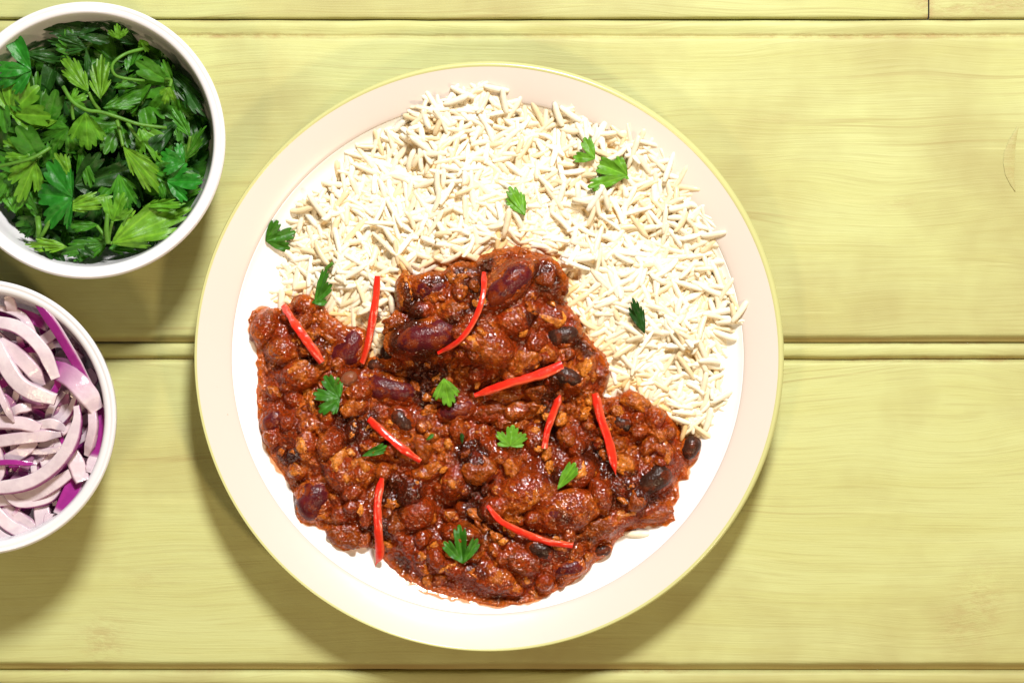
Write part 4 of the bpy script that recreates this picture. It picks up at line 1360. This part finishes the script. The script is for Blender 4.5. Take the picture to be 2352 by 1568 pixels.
def onion(label, pts, w, th, z, style='cut', seed=0, roll0=0.0, taper=(.7, .7), group=GO):
    """pts in reading units; style: cut = white face up with a purple edge, skin = purple face up, pale = inner layer, fade = purple fading to white"""
    if np.isscalar(z): z = [z] * len(pts)
    path = resample(np.array([P(x, y, zz) for (x, y), zz in zip(pts, z)]), 30)
    t = np.linspace(0, 1, 30)
    wp = (taper[0] + (1 - taper[0]) * sstep(0, .25, t)) * (taper[1] + (1 - taper[1]) * sstep(0, .25, 1 - t)) * (1 + .05 * vnoise(t * 5, t * 0, seed=seed))
    v, f = ribbon(path, w * S * .88, th * .72, OSEC, wp, roll=roll0 + .12 * np.sin(3 * t + seed))
    n = len(v); cols = np.tile(C_W, (n, 1))
    sec = np.array(OSEC)
    u = np.tile(sec[:, 0], 30); vv = np.tile(sec[:, 1], 30); tl = np.repeat(t, 12)
    if style == 'cut':
        k = np.clip(sstep(.80, 1.0, u) * .9 + .35 * sstep(-.2, -1, vv), 0, 1)
        cc_ = C_W * (1 - k[:, None]) + C_M * k[:, None]
    elif style == 'skin':
        k = np.where(vv > -.6, 1, .2)
        e = sstep(.88, 1, tl) + sstep(.06, 0, tl) + sstep(-.85, -1, u) * .5
        k = np.clip(k - .9 * e, 0, 1)
        cc_ = C_W * (1 - k[:, None]) + (C_M * 1.15) * k[:, None]
    elif style == 'fade':
        k = np.clip(1.0 - 1.25 * tl, 0, 1) * (vv > -.6) + .08
        cc_ = C_W * (1 - k[:, None]) + (C_M * 1.2) * k[:, None]
    elif style == 'pink':
        cc_ = np.tile(C_P, (len(u), 1)) * (1 + .25 * np.abs(u)[:, None] * 0)
        k = sstep(.6, 1, np.abs(u))[:, None] * .4
        cc_ = cc_ * (1 - k) + C_M * k
    else:
        k = (.12 + .45 * sstep(.75, 1, np.abs(u)))[:, None]
        cc_ = C_W * (1 - k) + C_P * k
    cols[:len(cc_)] = cc_
    nz = fbm(v[:, 0] * 160, v[:, 1] * 160, v[:, 2] * 160, seed=seed + 500)
    v = v + (nz * .00022)[:, None] * np.array([.5, .5, 1])
    o0 = path[15].copy()
    me_ = make_mesh('onion_slice', v - o0, f, M_ONION, cols); me_.set_sharp_from_angle(angle=math.radians(66))
    o = link('onion_slice', me_); o.location = o0
    tag(o, label, 'onion', group)
    return o


ON = [
    ('long white onion arc sweeping across the lower bowl', [(-30, 1122), (60, 1110), (125, 1070), (162, 1020), (178, 965), (176, 932)], 36, .0048, [.040, .044, .046, .047, .047, .046], 'cut', .1, (.9, .45)),
    ('white onion arc at the upper left, outer one', [(-30, 738), (40, 752), (95, 800), (128, 868)], 33, .0044, [.040, .044, .045, .043], 'cut', .1, (.9, .8)),
    ('white onion arc below the outer upper one', [(-20, 772), (15, 840), (55, 890), (128, 918)], 40, .0044, [.040, .044, .045, .045], 'cut', -.1, (.9, .75)),
    ('inner white onion piece between the two upper arcs', [(0, 785), (45, 820), (78, 855), (95, 885)], 40, .0036, [.040, .042, .042, .040], 'pale', .0, (.8, .6)),
    ('vivid purple onion strip along the upper right wall', [(78, 688), (122, 745), (165, 815), (205, 890)], 25, .0022, [.046, .046, .043, .039], 'skin', -.25, (.4, .9)),
    ('thick onion shoulder fading from purple to white at right', [(118, 842), (165, 868), (200, 905), (222, 940)], 52, .0046, [.038, .044, .045, .042], 'fade', .25, (.7, .7)),
    ('dark purple onion strip at the upper left', [(-20, 716), (50, 722), (112, 752)], 30, .0030, [.034, .037, .037], 'skin', .2, (.9, .8)),
    ('short pale onion stub below the purple upper strip', [(82, 796), (130, 760)], 28, .0040, [.036, .039], 'pale', .0, (.8, .9)),
    ('pinkish onion strip hanging down at the right wall', [(212, 942), (214, 985), (200, 1045)], 25, .0036, [.042, .044, .041], 'pale', -.3, (.8, .6)),
    ('purple onion strip flat against the right wall', [(230, 930), (228, 985), (216, 1055)], 28, .0022, [.036, .040, .041], 'skin', .1, (.7, .9)),
    ('white onion strip under the long arc', [(-30, 1152), (70, 1138), (125, 1112), (172, 1080)], 32, .0044, [.036, .039, .041, .042], 'cut', .1, (.9, .7)),
    ('broad magenta onion piece at the lower right wall', [(184, 1074), (165, 1125), (138, 1182)], 42, .0026, [.038, .041, .043], 'skin', .0, (.9, .9)),
    ('white onion block right of the long arc', [(165, 1038), (190, 1105)], 40, .0046, [.041, .043], 'pale', .2, (.8, .9)),
    ('pale onion strip in the middle, upper of two', [(-30, 968), (50, 972), (92, 985)], 34, .0040, [.040, .042, .041], 'pale', .1, (.9, .8)),
    ('pale onion strip in the middle, lower of two', [(-30, 1018), (50, 1005), (140, 996)], 32, .0040, [.038, .041, .040], 'pale', -.1, (.9, .5)),
    ('small white onion tip right of the middle strips', [(78, 982), (118, 972), (150, 985)], 27, .0038, [.038, .041, .040], 'cut', .0, (.8, .5)),
    ('curved onion piece below the middle strips', [(5, 1062), (45, 1040), (82, 1012)], 34, .0040, [.036, .038, .038], 'pale', .0, (.7, .6)),
    ('greyish translucent onion piece beside the long arc', [(78, 1060), (108, 1020), (128, 995)], 36, .0036, [.034, .036, .036], 'pale', .2, (.6, .7)),
    ('thin onion slice with a purple edge at the bottom left', [(-20, 1165), (20, 1205), (70, 1232)], 34, .0036, [.038, .040, .041], 'cut', .1, (.9, .9)),
    ('lowest onion slice with a purple edge', [(-30, 1205), (0, 1232), (40, 1250)], 30, .0034, [.038, .040, .041], 'cut', .1, (.9, .9)),
    ('translucent onion flap near the bottom of the bowl', [(95, 1150), (98, 1190), (102, 1225)], 40, .0034, [.037, .039, .041], 'pale', .0, (.9, .6)),
    ('pale onion strip along the bottom left', [(10, 1165), (50, 1195), (95, 1230)], 36, .0040, [.036, .038, .040], 'pale', .0, (.8, .7)),
    ('thin onion sliver at the left edge, slanting', [(-10, 880), (12, 930), (32, 968)], 18, .0030, [.043, .046, .044], 'pale', .0, (.8, .3)),
    ('pink onion piece at the left edge of the middle', [(-20, 905), (10, 915), (35, 935)], 26, .0036, [.040, .041, .040], 'pink', .0, (.9, .7)),
    ('small pale onion chip in the middle of the bowl', [(25, 950), (45, 938), (72, 935)], 24, .0036, [.040, .042, .041], 'pale', .1, (.7, .7)),
    ('pink upright onion tip at the top of the bowl', [(15, 680), (25, 700), (28, 720)], 26, .0030, [.043, .041, .037], 'pale', .0, (.5, .9)),
    ('pink onion strip in the shade of the middle', [(40, 915), (90, 925), (160, 915)], 30, .0034, [.034, .035, .035], 'pink', .1, (.8, .8)),
    ('second pink onion strip in the shade of the middle', [(60, 960), (110, 948), (170, 935)], 28, .0034, [.033, .034, .034], 'pink', -.1, (.8, .8)),
    ('thin purple-edged onion line left of the long arc', [(-30, 1064), (30, 1062), (85, 1066)], 14, .0034, [.041, .042, .041], 'skin', .3, (.9, .4)),
    ('pale onion stub touching the bottom right wall', [(118, 1180), (112, 1215)], 32, .0036, [.039, .041], 'pale', .0, (.9, .8)),
    ('pale onion end below the wall strip', [(216, 1050), (206, 1085)], 28, .0026, [.041, .043], 'pale', .0, (.9, .7)),
]
for i, (lab, pts, w, th, z, sty, roll, tp) in enumerate(ON):
    onion(lab, pts, w, th, z, sty, i, roll, tp)
for i in range(60):
    a = rng.uniform(-1.5, 1.5) if i % 4 else rng.uniform(0, 6.28); r = (OBR - .016) * math.sqrt(rng.random())
    x, y = OB[0] + r * math.cos(a), OB[1] + r * math.sin(a)
    fl_ = float(bowl_floor(r, OBR))
    z = fl_ + .003 + rng.random() * max(.001, .033 - fl_)
    yaw = rng.uniform(0, 6.28); L_ = rng.uniform(.010, .022); bend = rng.uniform(-.5, .5)
    pts = []
    for s_ in (-1, -.3, .3, 1):
        q = np.array([x + s_ * L_ * math.cos(yaw + bend * s_), y + s_ * L_ * math.sin(yaw + bend * s_)])
        rr2 = np.hypot(*(q - OB[:2]))
        if rr2 > OBR - .0105: q = OB[:2] + (q - OB[:2]) * (OBR - .0105) / rr2
        k_ = S * (CAM_H - z) / CAM_H
        zz = max(z, float(bowl_floor(np.hypot(*(q - OB[:2])), OBR)) + .002)
        pts.append(((q[0] / k_ + 1176, 784 - q[1] / k_), zz))
    onion('pink onion slice lying underneath the others in the bowl', [p[0] for p in pts], rng.uniform(22, 36), rng.uniform(.003, .0045), [p[1] for p in pts], ['pink', 'pale', 'pink', 'skin'][i % 4], 50 + i, rng.uniform(-.4, .4), (.7, .7), 'onion slices underneath in the left bowl')

for i in range(26):                     # thin loose slices between the big ones
    r = OBR * rng.uniform(.25, .78); a0 = rng.uniform(-1.25, 1.25); z = rng.uniform(.033, .0405)
    cxx, cyy = OB[0] + r * math.cos(a0), OB[1] + r * math.sin(a0)
    rad = rng.uniform(.010, .026); th0 = rng.uniform(0, 6.28); span = rng.uniform(.9, 1.7) * min(1, .018 / rad)
    pts = []
    k_ = S * (CAM_H - z) / CAM_H
    for s_ in (-1, -.4, .4, 1):
        q = np.array([cxx + rad * (math.cos(th0 + s_ * span) - math.cos(th0)), cyy + rad * (math.sin(th0 + s_ * span) - math.sin(th0))])
        rr2 = np.hypot(*(q - OB[:2]))
        if rr2 > OBR - .0095: q = OB[:2] + (q - OB[:2]) * (OBR - .0095) / rr2
        pts.append((q[0] / k_ + 1176, 784 - q[1] / k_))
    onion('thin pale onion sliver tucked between the larger slices', pts, rng.uniform(15, 24), .0036, z, ['cut', 'pale', 'cut', 'pale', 'skin'][i % 5], 150 + i, rng.uniform(-.25, .25), (.6, .6), 'thin onion slivers in the left bowl')
